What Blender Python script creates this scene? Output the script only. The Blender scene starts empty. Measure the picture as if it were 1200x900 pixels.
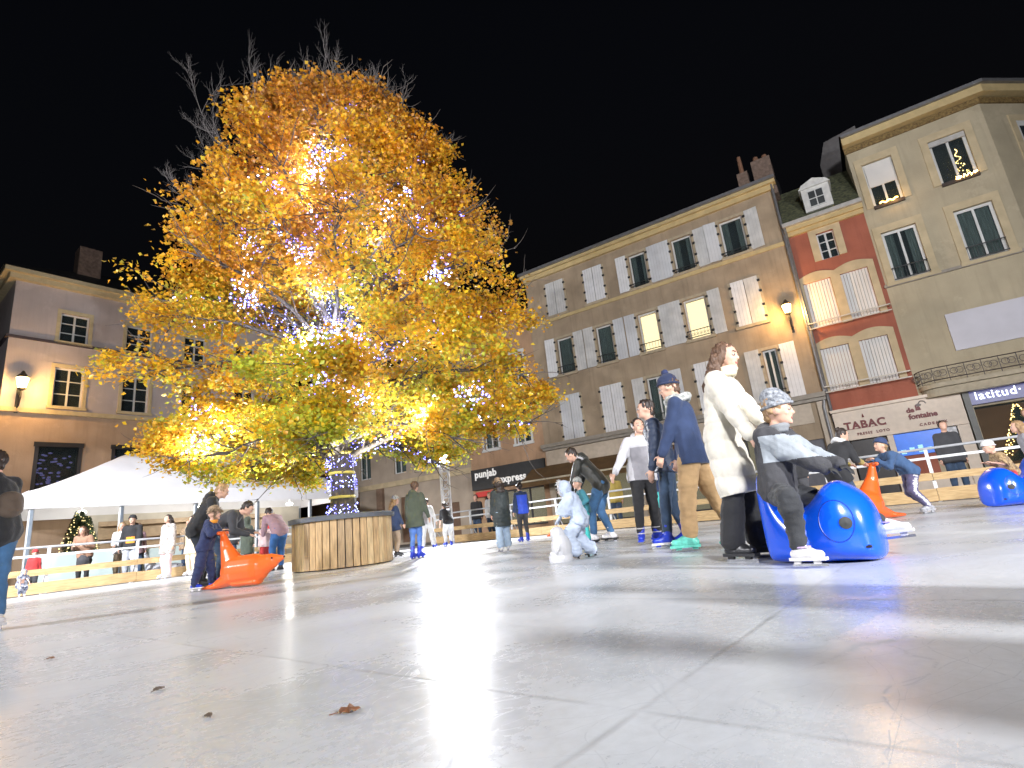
import bpy, bmesh, math, random
import numpy as np
from mathutils import Vector, Matrix, noise
from math import radians as R, sin, cos, pi, sqrt
random.seed(7); rng = np.random.default_rng(11)
S = bpy.context.scene
COL = S.collection

# ------------------------------------------------------------------ camera
cam_d = bpy.data.cameras.new('camera'); cam = bpy.data.objects.new('camera', cam_d); COL.objects.link(cam)
cam_d.sensor_width = 36.0; cam_d.lens = 630.0/1200*36; cam_d.clip_end = 600; cam_d.clip_start = .05
P_, R_ = R(14.46), R(6.1)
fw = Vector((0, cos(P_), sin(P_))); u0 = Vector((0, -sin(P_), cos(P_))); r0 = Vector((1, 0, 0))
rt = cos(R_)*r0 - sin(R_)*u0; up = sin(R_)*r0 + cos(R_)*u0
m = Matrix.Identity(4)
for i in range(3):
    m[i][0] = rt[i]; m[i][1] = up[i]; m[i][2] = -fw[i]
m[2][3] = .47
cam.matrix_world = m
S.camera = cam
# ------------------------------------------------------------------ night sky
W = bpy.data.worlds.new('World'); S.world = W; W.use_nodes = True
wn = W.node_tree; bg = wn.nodes['Background']
sky = wn.nodes.new('ShaderNodeTexSky'); sky.sky_type = 'NISHITA'; sky.sun_disc = False
sky.sun_elevation = R(-4); sky.sun_rotation = R(200)
wn.links.new(sky.outputs[0], bg.inputs[0]); bg.inputs[1].default_value = .12
# ------------------------------------------------------------------ flood lamps of the rink, plus added fill spots
def lamp(kind, name, loc, power, col, aim=None, size=.3, angle=120, blend=.5):
    d = bpy.data.lights.new(name, kind); d.energy = power; d.color = col
    if kind == 'AREA': d.shape = 'DISK'; d.size = size
    else: d.shadow_soft_size = size
    if kind == 'SPOT': d.spot_size = R(angle); d.spot_blend = blend
    o = bpy.data.objects.new(name, d); COL.objects.link(o); o.location = loc
    if aim is not None:
        o.rotation_euler = (Vector(aim)-Vector(loc)).to_track_quat('-Z', 'Y').to_euler()
    return o
COOL = (.93, .95, 1.0)
lamp('SPOT', 'flood_or_fill_light', (-2.62, 18.55, 2.85), 2600, COOL, (-1.6, 8, .3), .12, 165, .6)
lamp('SPOT', 'flood_or_fill_light', (8.5, -5.5, 4.2), 7000, (.97, .97, 1), (-1.5, 12, 3.4), .15, 125, .7)
lamp('SPOT', 'flood_or_fill_light', (1.5, -9.0, 8.0), 9500, (.97, .97, 1), (6, 18, 7.4), 1.0, 84, .6)  # fill spot added behind the camera to brighten the facades
lamp('SPOT', 'flood_or_fill_light', (-13.5, 1.5, 5.5), 5200, (.95, .95, 1), (-4, 13, 2.0), .25, 140, .6)
lamp('SPOT', 'flood_or_fill_light', (-13.5, 4.0, 8.5), 15000, (.93, .95, 1), (-11.0, 17.5, .6), .25, 58, .9)  # unseen narrow spot added to brighten the tent
S.view_settings.view_transform = 'Standard'; S.view_settings.look = 'None'
S.view_settings.exposure = 0.5; S.view_settings.gamma = 1.0
S.render.engine = 'CYCLES'
S.cycles.use_denoising = True
S.cycles.max_bounces = 6; S.cycles.diffuse_bounces = 3; S.cycles.glossy_bounces = 3; S.cycles.transparent_max_bounces = 8
S.cycles.sample_clamp_indirect = 6; S.cycles.caustics_reflective = False; S.cycles.caustics_refractive = False

# ------------------------------------------------------------------ materials
MATS = {}
def mat(name, col, rough=.6, var=.12, scale=6, bump=0, bscale=30, metal=0, emit=None, es=0, col2=None, spec=.5, sheen=0, tex='OBJECT', trans=0, coat=0, stretch=None):
    if name in MATS: return MATS[name]
    M = bpy.data.materials.new(name); M.use_nodes = True; n = M.node_tree; b = n.nodes['Principled BSDF']
    MATS[name] = M
    b.inputs['Roughness'].default_value = rough; b.inputs['Metallic'].default_value = metal
    b.inputs['Specular IOR Level'].default_value = spec
    if sheen: b.inputs['Sheen Weight'].default_value = sheen
    if coat: b.inputs['Coat Weight'].default_value = coat; b.inputs['Coat Roughness'].default_value = .15
    tc = n.nodes.new('ShaderNodeTexCoord'); src = tc.outputs['Object']
    if stretch:
        mp = n.nodes.new('ShaderNodeMapping'); mp.inputs['Scale'].default_value = stretch
        n.links.new(src, mp.inputs[0]); src = mp.outputs[0]
    nz = n.nodes.new('ShaderNodeTexNoise'); nz.inputs['Scale'].default_value = scale; nz.inputs['Detail'].default_value = 5
    n.links.new(src, nz.inputs['Vector'])
    rp = n.nodes.new('ShaderNodeValToRGB'); e = rp.color_ramp.elements
    c = Vector(col)
    if col2 is None:
        a, d = c*(1-var), c*(1+var)
    else: a, d = c, Vector(col2)
    e[0].position = .33; e[1].position = .67
    e[0].color = (*a, 1); e[1].color = (*[min(1, x) for x in d], 1)
    n.links.new(nz.outputs[0], rp.inputs[0]); n.links.new(rp.outputs[0], b.inputs['Base Color'])
    if bump:
        bz = n.nodes.new('ShaderNodeTexNoise'); bz.inputs['Scale'].default_value = bscale; bz.inputs['Detail'].default_value = 4
        n.links.new(src, bz.inputs['Vector'])
        bp = n.nodes.new('ShaderNodeBump'); bp.inputs['Strength'].default_value = bump; bp.inputs['Distance'].default_value = .02
        n.links.new(bz.outputs[0], bp.inputs['Height']); n.links.new(bp.outputs[0], b.inputs['Normal'])
    if emit:
        b.inputs['Emission Color'].default_value = (*emit, 1); b.inputs['Emission Strength'].default_value = es
    return M
def render_mat(name, col, k=.16, stain=.55):
    M = mat(name, col, .85, k, 1.2, .25, 18); n = M.node_tree; b = n.nodes['Principled BSDF']; L = n.links
    src = b.inputs['Base Color'].links[0].from_socket; tc = n.nodes.new('ShaderNodeTexCoord')
    mp = n.nodes.new('ShaderNodeMapping'); mp.inputs['Scale'].default_value = (3.2, 3.2, .22); L.new(tc.outputs['Object'], mp.inputs[0])
    s1 = n.nodes.new('ShaderNodeTexNoise'); s1.inputs['Scale'].default_value = 1.6; s1.inputs['Detail'].default_value = 8; s1.inputs['Roughness'].default_value = .65; L.new(mp.outputs[0], s1.inputs[0])
    r1 = n.nodes.new('ShaderNodeMapRange'); r1.inputs[1].default_value = .5; r1.inputs[2].default_value = .72; r1.inputs[4].default_value = stain; L.new(s1.outputs[0], r1.inputs[0])
    mx = n.nodes.new('ShaderNodeMix'); mx.data_type = 'RGBA'; L.new(r1.outputs[0], mx.inputs[0]); L.new(src, mx.inputs[6]); mx.inputs[7].default_value = (*[c*.62 for c in col], 1)
    s2 = n.nodes.new('ShaderNodeTexNoise'); s2.inputs['Scale'].default_value = .7; s2.inputs['Detail'].default_value = 10; s2.inputs['Roughness'].default_value = .7; L.new(tc.outputs['Object'], s2.inputs[0])
    r2 = n.nodes.new('ShaderNodeMapRange'); r2.inputs[1].default_value = .56; r2.inputs[2].default_value = .6; r2.inputs[4].default_value = .28; L.new(s2.outputs[0], r2.inputs[0])
    m2 = n.nodes.new('ShaderNodeMix'); m2.data_type = 'RGBA'; L.new(r2.outputs[0], m2.inputs[0]); L.new(mx.outputs[2], m2.inputs[6]); m2.inputs[7].default_value = (*[min(1, c*1.3+.02) for c in col], 1)
    L.new(m2.outputs[2], b.inputs['Base Color']); return M
def glass_mat(name, tint=(.05, .065, .07), clear=.68):
    if name in MATS: return MATS[name]
    M = bpy.data.materials.new(name); M.use_nodes = True; n = M.node_tree; MATS[name] = M
    b = n.nodes['Principled BSDF']; b.inputs['Base Color'].default_value = (*tint, 1); b.inputs['Roughness'].default_value = .05
    t = n.nodes.new('ShaderNodeBsdfTransparent'); t.inputs[0].default_value = (.8, .85, .85, 1)
    mx = n.nodes.new('ShaderNodeMixShader'); mx.inputs[0].default_value = clear
    n.links.new(b.outputs[0], mx.inputs[1]); n.links.new(t.outputs[0], mx.inputs[2])
    n.links.new(mx.outputs[0], n.nodes['Material Output'].inputs[0]); return M
def glow(name, col, s, sampled=False):
    if name in MATS: return MATS[name]
    M = bpy.data.materials.new(name); M.use_nodes = True; MATS[name] = M
    b = M.node_tree.nodes['Principled BSDF']; b.inputs['Base Color'].default_value = (*[c*.5 for c in col], 1)
    b.inputs['Emission Color'].default_value = (*col, 1); b.inputs['Emission Strength'].default_value = s
    if not sampled: M.cycles.emission_sampling = 'NONE'
    return M
def ice_mat():
    M = bpy.data.materials.new('rink_panels'); M.use_nodes = True; n = M.node_tree; b = n.nodes['Principled BSDF']; L = n.links
    tc = n.nodes.new('ShaderNodeTexCoord'); ob = tc.outputs['Object']
    sp = n.nodes.new('ShaderNodeSeparateXYZ'); L.new(ob, sp.inputs[0])
    def math(op, a, b_=None, c=None):
        q = n.nodes.new('ShaderNodeMath'); q.operation = op
        for i, v in enumerate((a, b_, c)):
            if v is None: continue
            if isinstance(v, (int, float)): q.inputs[i].default_value = v
            else: L.new(v, q.inputs[i])
        return q.outputs[0]
    wob = n.nodes.new('ShaderNodeTexNoise'); wob.inputs['Scale'].default_value = 3; L.new(ob, wob.inputs[0])
    def seam(axis, off, step, w):
        x = math('ADD', math('MULTIPLY', axis, 1/step), -off/step + 1000)
        f = math('FRACT', math('ADD', x, .5)); dd = math('MULTIPLY', math('ABSOLUTE', math('SUBTRACT', f, .5)), step)
        return dd
    d1 = seam(sp.outputs[0], 1.28, 1.55, 0); d2 = seam(sp.outputs[1], .755, 2.9, 0)
    dm = math('MINIMUM', d1, d2)
    mr = n.nodes.new('ShaderNodeMapRange'); mr.inputs[1].default_value = .002; mr.inputs[2].default_value = .016; mr.inputs[3].default_value = 1; mr.inputs[4].default_value = 0
    L.new(dm, mr.inputs[0])
    fade = math('MULTIPLY', mr.outputs[0], math('ADD', math('MULTIPLY', wob.outputs[0], 1.4), -.35))
    # wear
    nz = n.nodes.new('ShaderNodeTexNoise'); nz.inputs['Scale'].default_value = .9; nz.inputs['Detail'].default_value = 6; nz.inputs['Distortion'].default_value = .6; L.new(ob, nz.inputs[0])
    rp = n.nodes.new('ShaderNodeValToRGB'); rp.color_ramp.elements[0].position = .3; rp.color_ramp.elements[1].position = .7
    rp.color_ramp.elements[0].color = (.54, .57, .60, 1); rp.color_ramp.elements[1].color = (.73, .76, .79, 1)
    L.new(nz.outputs[0], rp.inputs[0])
    fine = n.nodes.new('ShaderNodeTexNoise'); fine.inputs['Scale'].default_value = 22; fine.inputs['Detail'].default_value = 8; fine.inputs['Roughness'].default_value = .7; L.new(ob, fine.inputs[0])
    mxf = n.nodes.new('ShaderNodeMix'); mxf.data_type = 'RGBA'; mxf.blend_type = 'MULTIPLY'; mxf.inputs[0].default_value = .22
    fr = n.nodes.new('ShaderNodeValToRGB'); fr.color_ramp.elements[0].position = .35; fr.color_ramp.elements[0].color = (.55, .55, .53, 1); fr.color_ramp.elements[1].position = .6
    L.new(fine.outputs[0], fr.inputs[0]); L.new(rp.outputs[0], mxf.inputs[6]); L.new(fr.outputs[0], mxf.inputs[7])
    # panel-to-panel tone
    fl = lambda ax, off, step: math('FLOOR', math('ADD', math('MULTIPLY', ax, 1/step), -off/step + 1000))
    cx = n.nodes.new('ShaderNodeCombineXYZ'); L.new(fl(sp.outputs[0], 1.28, 1.55), cx.inputs[0]); L.new(fl(sp.outputs[1], .755, 2.9), cx.inputs[1])
    wh = n.nodes.new('ShaderNodeTexWhiteNoise'); L.new(cx.outputs[0], wh.inputs[0])
    tone = n.nodes.new('ShaderNodeMix'); tone.data_type = 'RGBA'; tone.blend_type = 'MULTIPLY'; tone.inputs[0].default_value = 1
    tr = n.nodes.new('ShaderNodeMapRange'); tr.inputs[3].default_value = .90; tr.inputs[4].default_value = 1.0; L.new(wh.outputs[0], tr.inputs[0])
    L.new(mxf.outputs[2], tone.inputs[6]); L.new(tr.outputs[0], tone.inputs[7])
    # brown water stains
    st = n.nodes.new('ShaderNodeTexNoise'); st.inputs['Scale'].default_value = .55; st.inputs['Detail'].default_value = 3; L.new(ob, st.inputs[0])
    sr = n.nodes.new('ShaderNodeMapRange'); sr.inputs[1].default_value = .62; sr.inputs[2].default_value = .8; sr.inputs[4].default_value = .35; L.new(st.outputs[0], sr.inputs[0])
    sm = n.nodes.new('ShaderNodeMix'); sm.data_type = 'RGBA'; L.new(sr.outputs[0], sm.inputs[0]); L.new(tone.outputs[2], sm.inputs[6]); sm.inputs[7].default_value = (.48, .45, .38, 1)
    jm = n.nodes.new('ShaderNodeMix'); jm.data_type = 'RGBA'; L.new(math('MULTIPLY', fade, .6), jm.inputs[0]); L.new(sm.outputs[2], jm.inputs[6]); jm.inputs[7].default_value = (.13, .13, .12, 1)
    L.new(jm.outputs[2], b.inputs['Base Color'])
    # skate scratches
    sc = n.nodes.new('ShaderNodeTexVoronoi'); sc.feature = 'DISTANCE_TO_EDGE'; sc.inputs['Scale'].default_value = 2.2
    mp = n.nodes.new('ShaderNodeMapping'); mp.inputs['Scale'].default_value = (.25, 5, 1); mp.inputs['Rotation'].default_value = (0, 0, .5); L.new(ob, mp.inputs[0]); L.new(mp.outputs[0], sc.inputs[0])
    s2 = n.nodes.new('ShaderNodeMapRange'); s2.inputs[1].default_value = 0; s2.inputs[2].default_value = .012; s2.inputs[3].default_value = 1; s2.inputs[4].default_value = 0; L.new(sc.outputs[0], s2.inputs[0])
    # long curved blade marks
    marks = None
    for q_, (sc_, ro_) in enumerate(((1.1, .4), (1.7, 1.7), (2.6, 2.6))):
        dn_ = n.nodes.new('ShaderNodeTexNoise'); dn_.inputs['Scale'].default_value = .8+.3*q_; L.new(ob, dn_.inputs[0])
        va = n.nodes.new('ShaderNodeVectorMath'); va.operation = 'MULTIPLY_ADD'; L.new(dn_.outputs['Color'], va.inputs[0]); va.inputs[1].default_value = (1.6, 1.6, 0); L.new(ob, va.inputs[2])
        mq = n.nodes.new('ShaderNodeMapping'); mq.inputs['Scale'].default_value = (.22, 2.2, 1); mq.inputs['Rotation'].default_value = (0, 0, ro_); L.new(va.outputs[0], mq.inputs[0])
        vo = n.nodes.new('ShaderNodeTexVoronoi'); vo.feature = 'DISTANCE_TO_EDGE'; vo.inputs['Scale'].default_value = sc_; L.new(mq.outputs[0], vo.inputs[0])
        mm = n.nodes.new('ShaderNodeMapRange'); mm.inputs[1].default_value = 0; mm.inputs[2].default_value = .006+.003*q_; mm.inputs[3].default_value = 1; mm.inputs[4].default_value = 0; L.new(vo.outputs[0], mm.inputs[0])
        o_ = mm.outputs[0]; marks = o_ if marks is None else math('MAXIMUM', marks, o_)
    marks = math('MULTIPLY', marks, math('GREATER_THAN', fine.outputs[0], .47))
    km = n.nodes.new('ShaderNodeMix'); km.data_type = 'RGBA'; L.new(math('MULTIPLY', marks, .22), km.inputs[0]); L.new(jm.outputs[2], km.inputs[6]); km.inputs[7].default_value = (.30, .31, .33, 1); L.new(km.outputs[2], b.inputs['Base Color'])
    rr = n.nodes.new('ShaderNodeMapRange'); rr.inputs[1].default_value = .3; rr.inputs[2].default_value = .7; rr.inputs[3].default_value = .13; rr.inputs[4].default_value = .30; L.new(nz.outputs[0], rr.inputs[0])
    L.new(math('ADD', math('ADD', rr.outputs[0], math('MULTIPLY', marks, .2)), math('MULTIPLY', fine.outputs[0], .16)), b.inputs['Roughness'])
    b.inputs['Specular IOR Level'].default_value = .55
    h = math('SUBTRACT', math('MULTIPLY', fine.outputs[0], .25), math('ADD', math('MULTIPLY', fade, 1.2), math('MULTIPLY', s2.outputs[0], .06)))
    big = math('ADD', h, math('MULTIPLY', wob.outputs[0], .8))
    bp = n.nodes.new('ShaderNodeBump'); bp.inputs['Strength'].default_value = .25; bp.inputs['Distance'].default_value = .006; L.new(big, bp.inputs['Height']); L.new(bp.outputs[0], b.inputs['Normal'])
    return M
def pave_mat():
    M = mat('square_paving', (.10, .095, .09), .55, .25, 3, .3, 40); n = M.node_tree
    return M
# ------------------------------------------------------------------ mesh helpers
def link(name, me, parent=None, mats=()):
    o = bpy.data.objects.new(name, me); COL.objects.link(o)
    for x in (mats if isinstance(mats, (list, tuple)) else [mats]): me.materials.append(x)
    if parent: o.parent = parent
    return o
def empty(name, loc, rz=0):
    o = bpy.data.objects.new(name, None); COL.objects.link(o); o.location = loc; o.rotation_euler = (0, 0, rz); o.empty_display_size = .2
    return o
def tag(o, label=None, cat=None, group=None, kind=None):
    if label: o['label'] = label
    if cat: o['category'] = cat
    if group: o['group'] = group
    if kind: o['kind'] = kind
    return o
class MB:
    def __init__(s): s.v = []; s.f = []; s.m = []
    def add(s, vs, fs, mi=0):
        k = len(s.v); s.v += [tuple(p) for p in vs]; s.f += [tuple(i+k for i in f) for f in fs]; s.m += [mi]*len(fs); return s
    def box(s, x0, x1, y0, y1, z0, z1, mi=0):
        v = [(x, y, z) for z in (z0, z1) for y in (y0, y1) for x in (x0, x1)]
        return s.add(v, [(0, 2, 3, 1), (4, 5, 7, 6), (0, 1, 5, 4), (2, 6, 7, 3), (0, 4, 6, 2), (1, 3, 7, 5)], mi)
    def tube(s, p0, p1, ra, rb=None, n=8, mi=0, caps=True):
        rb = ra if rb is None else rb; p0 = Vector(p0); p1 = Vector(p1); d = (p1-p0).normalized()
        a = d.orthogonal().normalized(); b = d.cross(a); v = []
        for p, r in ((p0, ra), (p1, rb)):
            for i in range(n):
                t = 2*pi*i/n; v.append(p+(a*cos(t)+b*sin(t))*r)
        f = [(i, (i+1) % n, n+(i+1) % n, n+i) for i in range(n)]
        if caps: f += [tuple(range(n-1, -1, -1)), tuple(range(n, 2*n))]
        return s.add(v, f, mi)
    def path(s, pts, rs, n=6, mi=0):
        for i in range(len(pts)-1): s.tube(pts[i], pts[i+1], rs[i], rs[i+1], n, mi, caps=(i in (0, len(pts)-2)))
        return s
    def lathe(s, prof, n=24, mi=0, c=(0, 0)):
        v = []; f = []
        for r, z in prof:
            for i in range(n): t = 2*pi*i/n; v.append((c[0]+r*cos(t), c[1]+r*sin(t), z))
        for j in range(len(prof)-1):
            for i in range(n): f.append((j*n+i, j*n+(i+1) % n, (j+1)*n+(i+1) % n, (j+1)*n+i))
        f.append(tuple(range(n-1, -1, -1))); f.append(tuple((len(prof)-1)*n+i for i in range(n)))
        return s.add(v, f, mi)
    def ball(s, c, r, n=8, mi=0):
        rx, ry, rz = (r, r, r) if isinstance(r, (int, float)) else r
        v = [(c[0], c[1], c[2]-rz)]; f = []; k = max(3, n//2)
        for j in range(1, k):
            ph = -pi/2+pi*j/k
            for i in range(n): t = 2*pi*i/n; v.append((c[0]+rx*cos(ph)*cos(t), c[1]+ry*cos(ph)*sin(t), c[2]+rz*sin(ph)))
        v.append((c[0], c[1], c[2]+rz))
        for i in range(n): f.append((0, 1+(i+1) % n, 1+i))
        for j in range(k-2):
            for i in range(n): a = 1+j*n; f.append((a+i, a+(i+1) % n, a+n+(i+1) % n, a+n+i))
        l = len(v)-1; a = 1+(k-2)*n
        for i in range(n): f.append((a+i, a+(i+1) % n, l))
        return s.add(v, f, mi)
    def prism(s, poly, y0, y1, mi=0, axes='xz'):
        n = len(poly); mk = {'xz': lambda p, y: (p[0], y, p[1]), 'xy': lambda p, y: (p[0], p[1], y), 'yz': lambda p, y: (y, p[0], p[1])}[axes]
        v = [mk(p, y0) for p in poly]+[mk(p, y1) for p in poly]
        f = [tuple(range(n)), tuple(range(2*n-1, n-1, -1))]+[(i, n+i, n+(i+1) % n, (i+1) % n) for i in range(n)]
        return s.add(v, f, mi)
    def mesh(s, name, smooth=False):
        me = bpy.data.meshes.new(name); me.from_pydata(s.v, [], s.f)
        me.polygons.foreach_set('material_index', s.m)
        bm = bmesh.new(); bm.from_mesh(me); bmesh.ops.recalc_face_normals(bm, faces=bm.faces); bm.to_mesh(me); bm.free()
        if smooth: me.polygons.foreach_set('use_smooth', [True]*len(me.polygons))
        return me
    def build(s, name, mats, parent=None, smooth=False):
        return link(name, s.mesh(name, smooth), parent, mats)
TS = bpy.data.scenes.new('workbench')
def evaluated(ob_data, mods=()):
    o = bpy.data.objects.new('tmp', ob_data); TS.collection.objects.link(o)
    for kind, props in mods:
        md = o.modifiers.new(kind, kind)
        for k, v in props.items(): setattr(md, k, v)
    with bpy.context.temp_override(scene=TS, view_layer=TS.view_layers[0]):
        dg = bpy.context.evaluated_depsgraph_get(); dg.update()
    me = bpy.data.meshes.new_from_object(o.evaluated_get(dg), depsgraph=dg)
    TS.collection.objects.unlink(o); bpy.data.objects.remove(o)
    return me
def bevel(o, w=.01, seg=2):
    md = o.modifiers.new('bevel', 'BEVEL'); md.width = w; md.segments = seg; md.limit_method = 'ANGLE'; return o
def text_mesh(body, size, extrude=.012, weight=0, space=1.0, shear=0):
    cu = bpy.data.curves.new('lettering', 'FONT'); cu.body = body; cu.size = size; cu.extrude = extrude; cu.offset = weight; cu.space_character = space; cu.shear = shear
    cu.resolution_u = 3
    me = evaluated(cu); bpy.data.curves.remove(cu)
    for v in me.vertices: x, y, z = v.co; v.co = (x, -z, y)
    return me
def text(name, body, size, x, y, z, m_, parent, weight=0, space=1.0, rot=0, extrude=.012, shear=0):
    o = link(name, text_mesh(body, size, extrude, weight, space, shear), parent, m_); o.location = (x, y, z); o.rotation_euler = (0, rot, 0); return o

# ------------------------------------------------------------------ ground and rink
g = MB().add([(-120, -60, -.06), (120, -60, -.06), (120, 160, -.06), (-120, 160, -.06)], [(0, 1, 2, 3)]).build('ground', pave_mat()); tag(g, kind='structure')
# rink frame: X along azimuth 39 deg, Y along azimuth -51 deg
ra = math.atan2(.777, .629)
ice_me = MB()
# corner (back) in rink coordinates
cx_, cy_ = -4.67*.629+22*.777, 4.67*.777+22*.629
ice_me.box(cx_-44, cx_, cy_-34, cy_, -.05, 0)
ice = ice_me.build('ice_rink', ice_mat()); ice.rotation_euler = (0, 0, ra); tag(ice, kind='structure')

# ------------------------------------------------------------------ shared materials
WHITE = mat('white_painted_metal', (.72, .73, .74), .4, .08, 9)
WOOD = mat('raw_pine_board', (.42, .27, .12), .65, .3, 5, .25, 40, stretch=(1, 6, 12), col2=(.62, .44, .22))
DARKW = mat('dark_window_void', (.035, .04, .042), .6, .6, 1.5)
GLASS = glass_mat('window_glass')
FRAMEW = mat('white_window_frame', (.62, .62, .6), .5, .06)
FRAMED = mat('dark_window_frame', (.04, .04, .045), .5)
IRON = mat('black_iron', (.02, .02, .022), .5)
CURT = mat('net_curtain', (.58, .62, .58), .9, .25, 4, stretch=(10, 10, .6))
SHUT = mat('white_shutter', (.74, .74, .75), .6, .06, 3, .15, 12)
STONE = mat('limestone_surround', (.50, .40, .25), .8, .12, 2.5, .2, 25)
SLATE = mat('slate_roof', (.035, .037, .04), .6, .3, 6, .4, 20)
LITW = glow('lit_room_warm', (1.0, .74, .42), 3.2)
AW = R(-32.5)   # azimuth of the long house row

def wall(x0, x1, z0, z1, holes, depth=.22, y=0.0):
    """front sheet with openings (x0,x1,z0,z1) and their reveals"""
    b = MB(); xs = sorted({x0, x1, *[h[0] for h in holes], *[h[1] for h in holes]}); zs = sorted({z0, z1, *[h[2] for h in holes], *[h[3] for h in holes]})
    ins = lambda a, c: any(h[0] < a < h[1] and h[2] < c < h[3] for h in holes)
    for i in range(len(xs)-1):
        for j in range(len(zs)-1):
            if not ins((xs[i]+xs[i+1])/2, (zs[j]+zs[j+1])/2):
                b.add([(xs[i], y, zs[j]), (xs[i+1], y, zs[j]), (xs[i+1], y, zs[j+1]), (xs[i], y, zs[j+1])], [(0, 1, 2, 3)])
    for a, c, e, f in holes:
        b.add([(a, y, e), (a, y+depth, e), (a, y+depth, f), (a, y, f)], [(0, 1, 2, 3)])
        b.add([(c, y, e), (c, y+depth, e), (c, y+depth, f), (c, y, f)], [(3, 2, 1, 0)])
        b.add([(a, y, e), (c, y, e), (c, y+depth, e), (a, y+depth, e)], [(0, 1, 2, 3)])
        b.add([(a, y, f), (c, y, f), (c, y+depth, f), (a, y+depth, f)], [(3, 2, 1, 0)])
    return b
def shell(b, x0, x1, z0, z1, dep, y=0.0):
    b.add([(x0, y, z0), (x0, y+dep, z0), (x0, y+dep, z1), (x0, y, z1)], [(0, 1, 2, 3)])
    b.add([(x1, y, z0), (x1, y+dep, z0), (x1, y+dep, z1), (x1, y, z1)], [(0, 1, 2, 3)])
    b.add([(x0, y+dep, z0), (x1, y+dep, z0), (x1, y+dep, z1), (x0, y+dep, z1)], [(0, 1, 2, 3)])
    return b
def window(root, x0, x1, z0, z1, style='casement', lit=None, fm=None, y=.12, curtain=True, frame_w=.07, rows=1, cols=2, label=None):
    fm = fm or FRAMEW; w = MB(); t = frame_w
    w.box(x0, x0+t, y, y+.07, z0, z1); w.box(x1-t, x1, y, y+.07, z0, z1); w.box(x0+t, x1-t, y, y+.07, z0, z0+t); w.box(x0+t, x1-t, y, y+.07, z1-t, z1)
    for c in range(1, cols):
        xc = x0+(x1-x0)*c/cols; w.box(xc-.035, xc+.035, y-.012, y+.06, z0+t, z1-t)
    for r_ in range(1, rows):
        zc = z0+(z1-z0)*r_/rows; w.box(x0+t, x1-t, y+.002, y+.05, zc-.018, zc+.018)
    o = w.build('window', fm, root)
    if label: o['label'] = label
    MB().box(x0+t, x1-t, y+.03, y+.036, z0+t, z1-t).build('glass', GLASS, o)
    bk = MB(); bk.add([(x0-.2, y+.5, z0-.2), (x1+.2, y+.5, z0-.2), (x1+.2, y+.5, z1+.2), (x0-.2, y+.5, z1+.2)], [(0, 1, 2, 3)])
    bk.build('room_back', lit if lit else DARKW, o)
    if curtain:
        n = 36; c = MB(); v = []; f = []
        gap = (x1-x0)*.04
        for i in range(n+1):
            xx = x0+t+(x1-x0-2*t)*i/n
            if abs(xx-(x0+x1)/2) < gap: xx = xx
            yy = y+.14+.025*sin(i*1.9)+.012*sin(i*.7)
            v += [(xx, yy, z0+.02), (xx, yy, z1-.02)]
        for i in range(n):
            if lit is None and random.random() < .0: continue
            f.append((2*i, 2*i+2, 2*i+3, 2*i+1))
        if curtain == 'half': f = [q for k, q in enumerate(f) if k < n*.28 or k > n*.72]
        c.add(v, f).build('curtain', CURT, o)
    return o
SHUTS = [SHUT, mat('dusty_white_shutter', (.58, .575, .56), .65, .14, 2, .2, 10), mat('greyed_shutter', (.60, .61, .63), .6, .12, 1.3, .2, 10)]
def shutter(root, x0, x1, z0, z1, side, m_=None, y=-.05, closed=False):
    """one leaf; dark strap hinges on the side given"""
    b = MB().box(x0, x1, y, y+.035, z0, z1)
    k = 4
    for i in range(1, k): 
        xx = x0+(x1-x0)*i/k; b.box(xx-.004, xx+.004, y-.004, y, z0+.03, z1-.03, 2)
    for zz in (z0+.25, (z0+z1)/2+.1, z1-.25) if False else (z0+.22, z0+(z1-z0)*.36, z0+(z1-z0)*.66, z1-.22):
        xh = x0-.03 if side < 0 else x1+.03
        b.box(xh-.05, xh+.05, y-.02, y+.03, zz-.045, zz+.045, 1)
    o = b.build('shutter', [m_ or SHUTS[random.randrange(3)], IRON, mat('shutter_groove', (.42, .42, .43), .7)], root)
    xh = x0 if side < 0 else x1; an_ = R(random.choice((1, 2, 3, 5, 8)))*(1 if side > 0 else -1)*(.15 if closed else 1)
    o.rotation_euler = (0, 0, an_); o.location = (xh-xh*cos(an_), -xh*sin(an_), 0); return o
def surround(root, x0, x1, z0, z1, w=.14, pr=.035, m_=None, sill=True):
    b = MB(); b.box(x0-w, x0, -pr, .0, z0, z1); b.box(x1, x1+w, -pr, 0, z0, z1); b.box(x0-w, x1+w, -pr, 0, z1, z1+w*1.2)
    if sill: b.box(x0-w-.03, x1+w+.03, -.10, 0, z0-.12, z0)
    return b.build('window_surround', m_ or STONE, root)
def guard(root, x0, x1, z, m_=None, h=.38, fancy=False, y=-.12):
    b = MB(); b.box(x0, x1, y, y+.03, z+h-.03, z+h); b.box(x0, x1, y, y+.03, z+.05, z+.08)
    b.box(x0, x0+.03, y, 0, z+h-.03, z+h-.001); b.box(x1-.03, x1, y, 0, z+h-.03, z+h-.001)
    n = max(3, int((x1-x0)/.13))
    for i in range(n+1):
        xx = x0+.015+(x1-x0-.03)*i/n
        b.tube((xx, y+.015, z+.06), (xx, y+.015, z+h-.02), .008, n=4)
        if fancy and i < n:
            xc = xx+(x1-x0)/n/2
            for k in range(8):
                t0, t1 = 2*pi*k/8, 2*pi*(k+1)/8; rr = .05
                b.tube((xc+rr*cos(t0), y+.015, z+h/2+rr*sin(t0)), (xc+rr*cos(t1), y+.015, z+h/2+rr*sin(t1)), .009, n=4)
    return b.build('window_railing', m_ or IRON, root)

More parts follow.
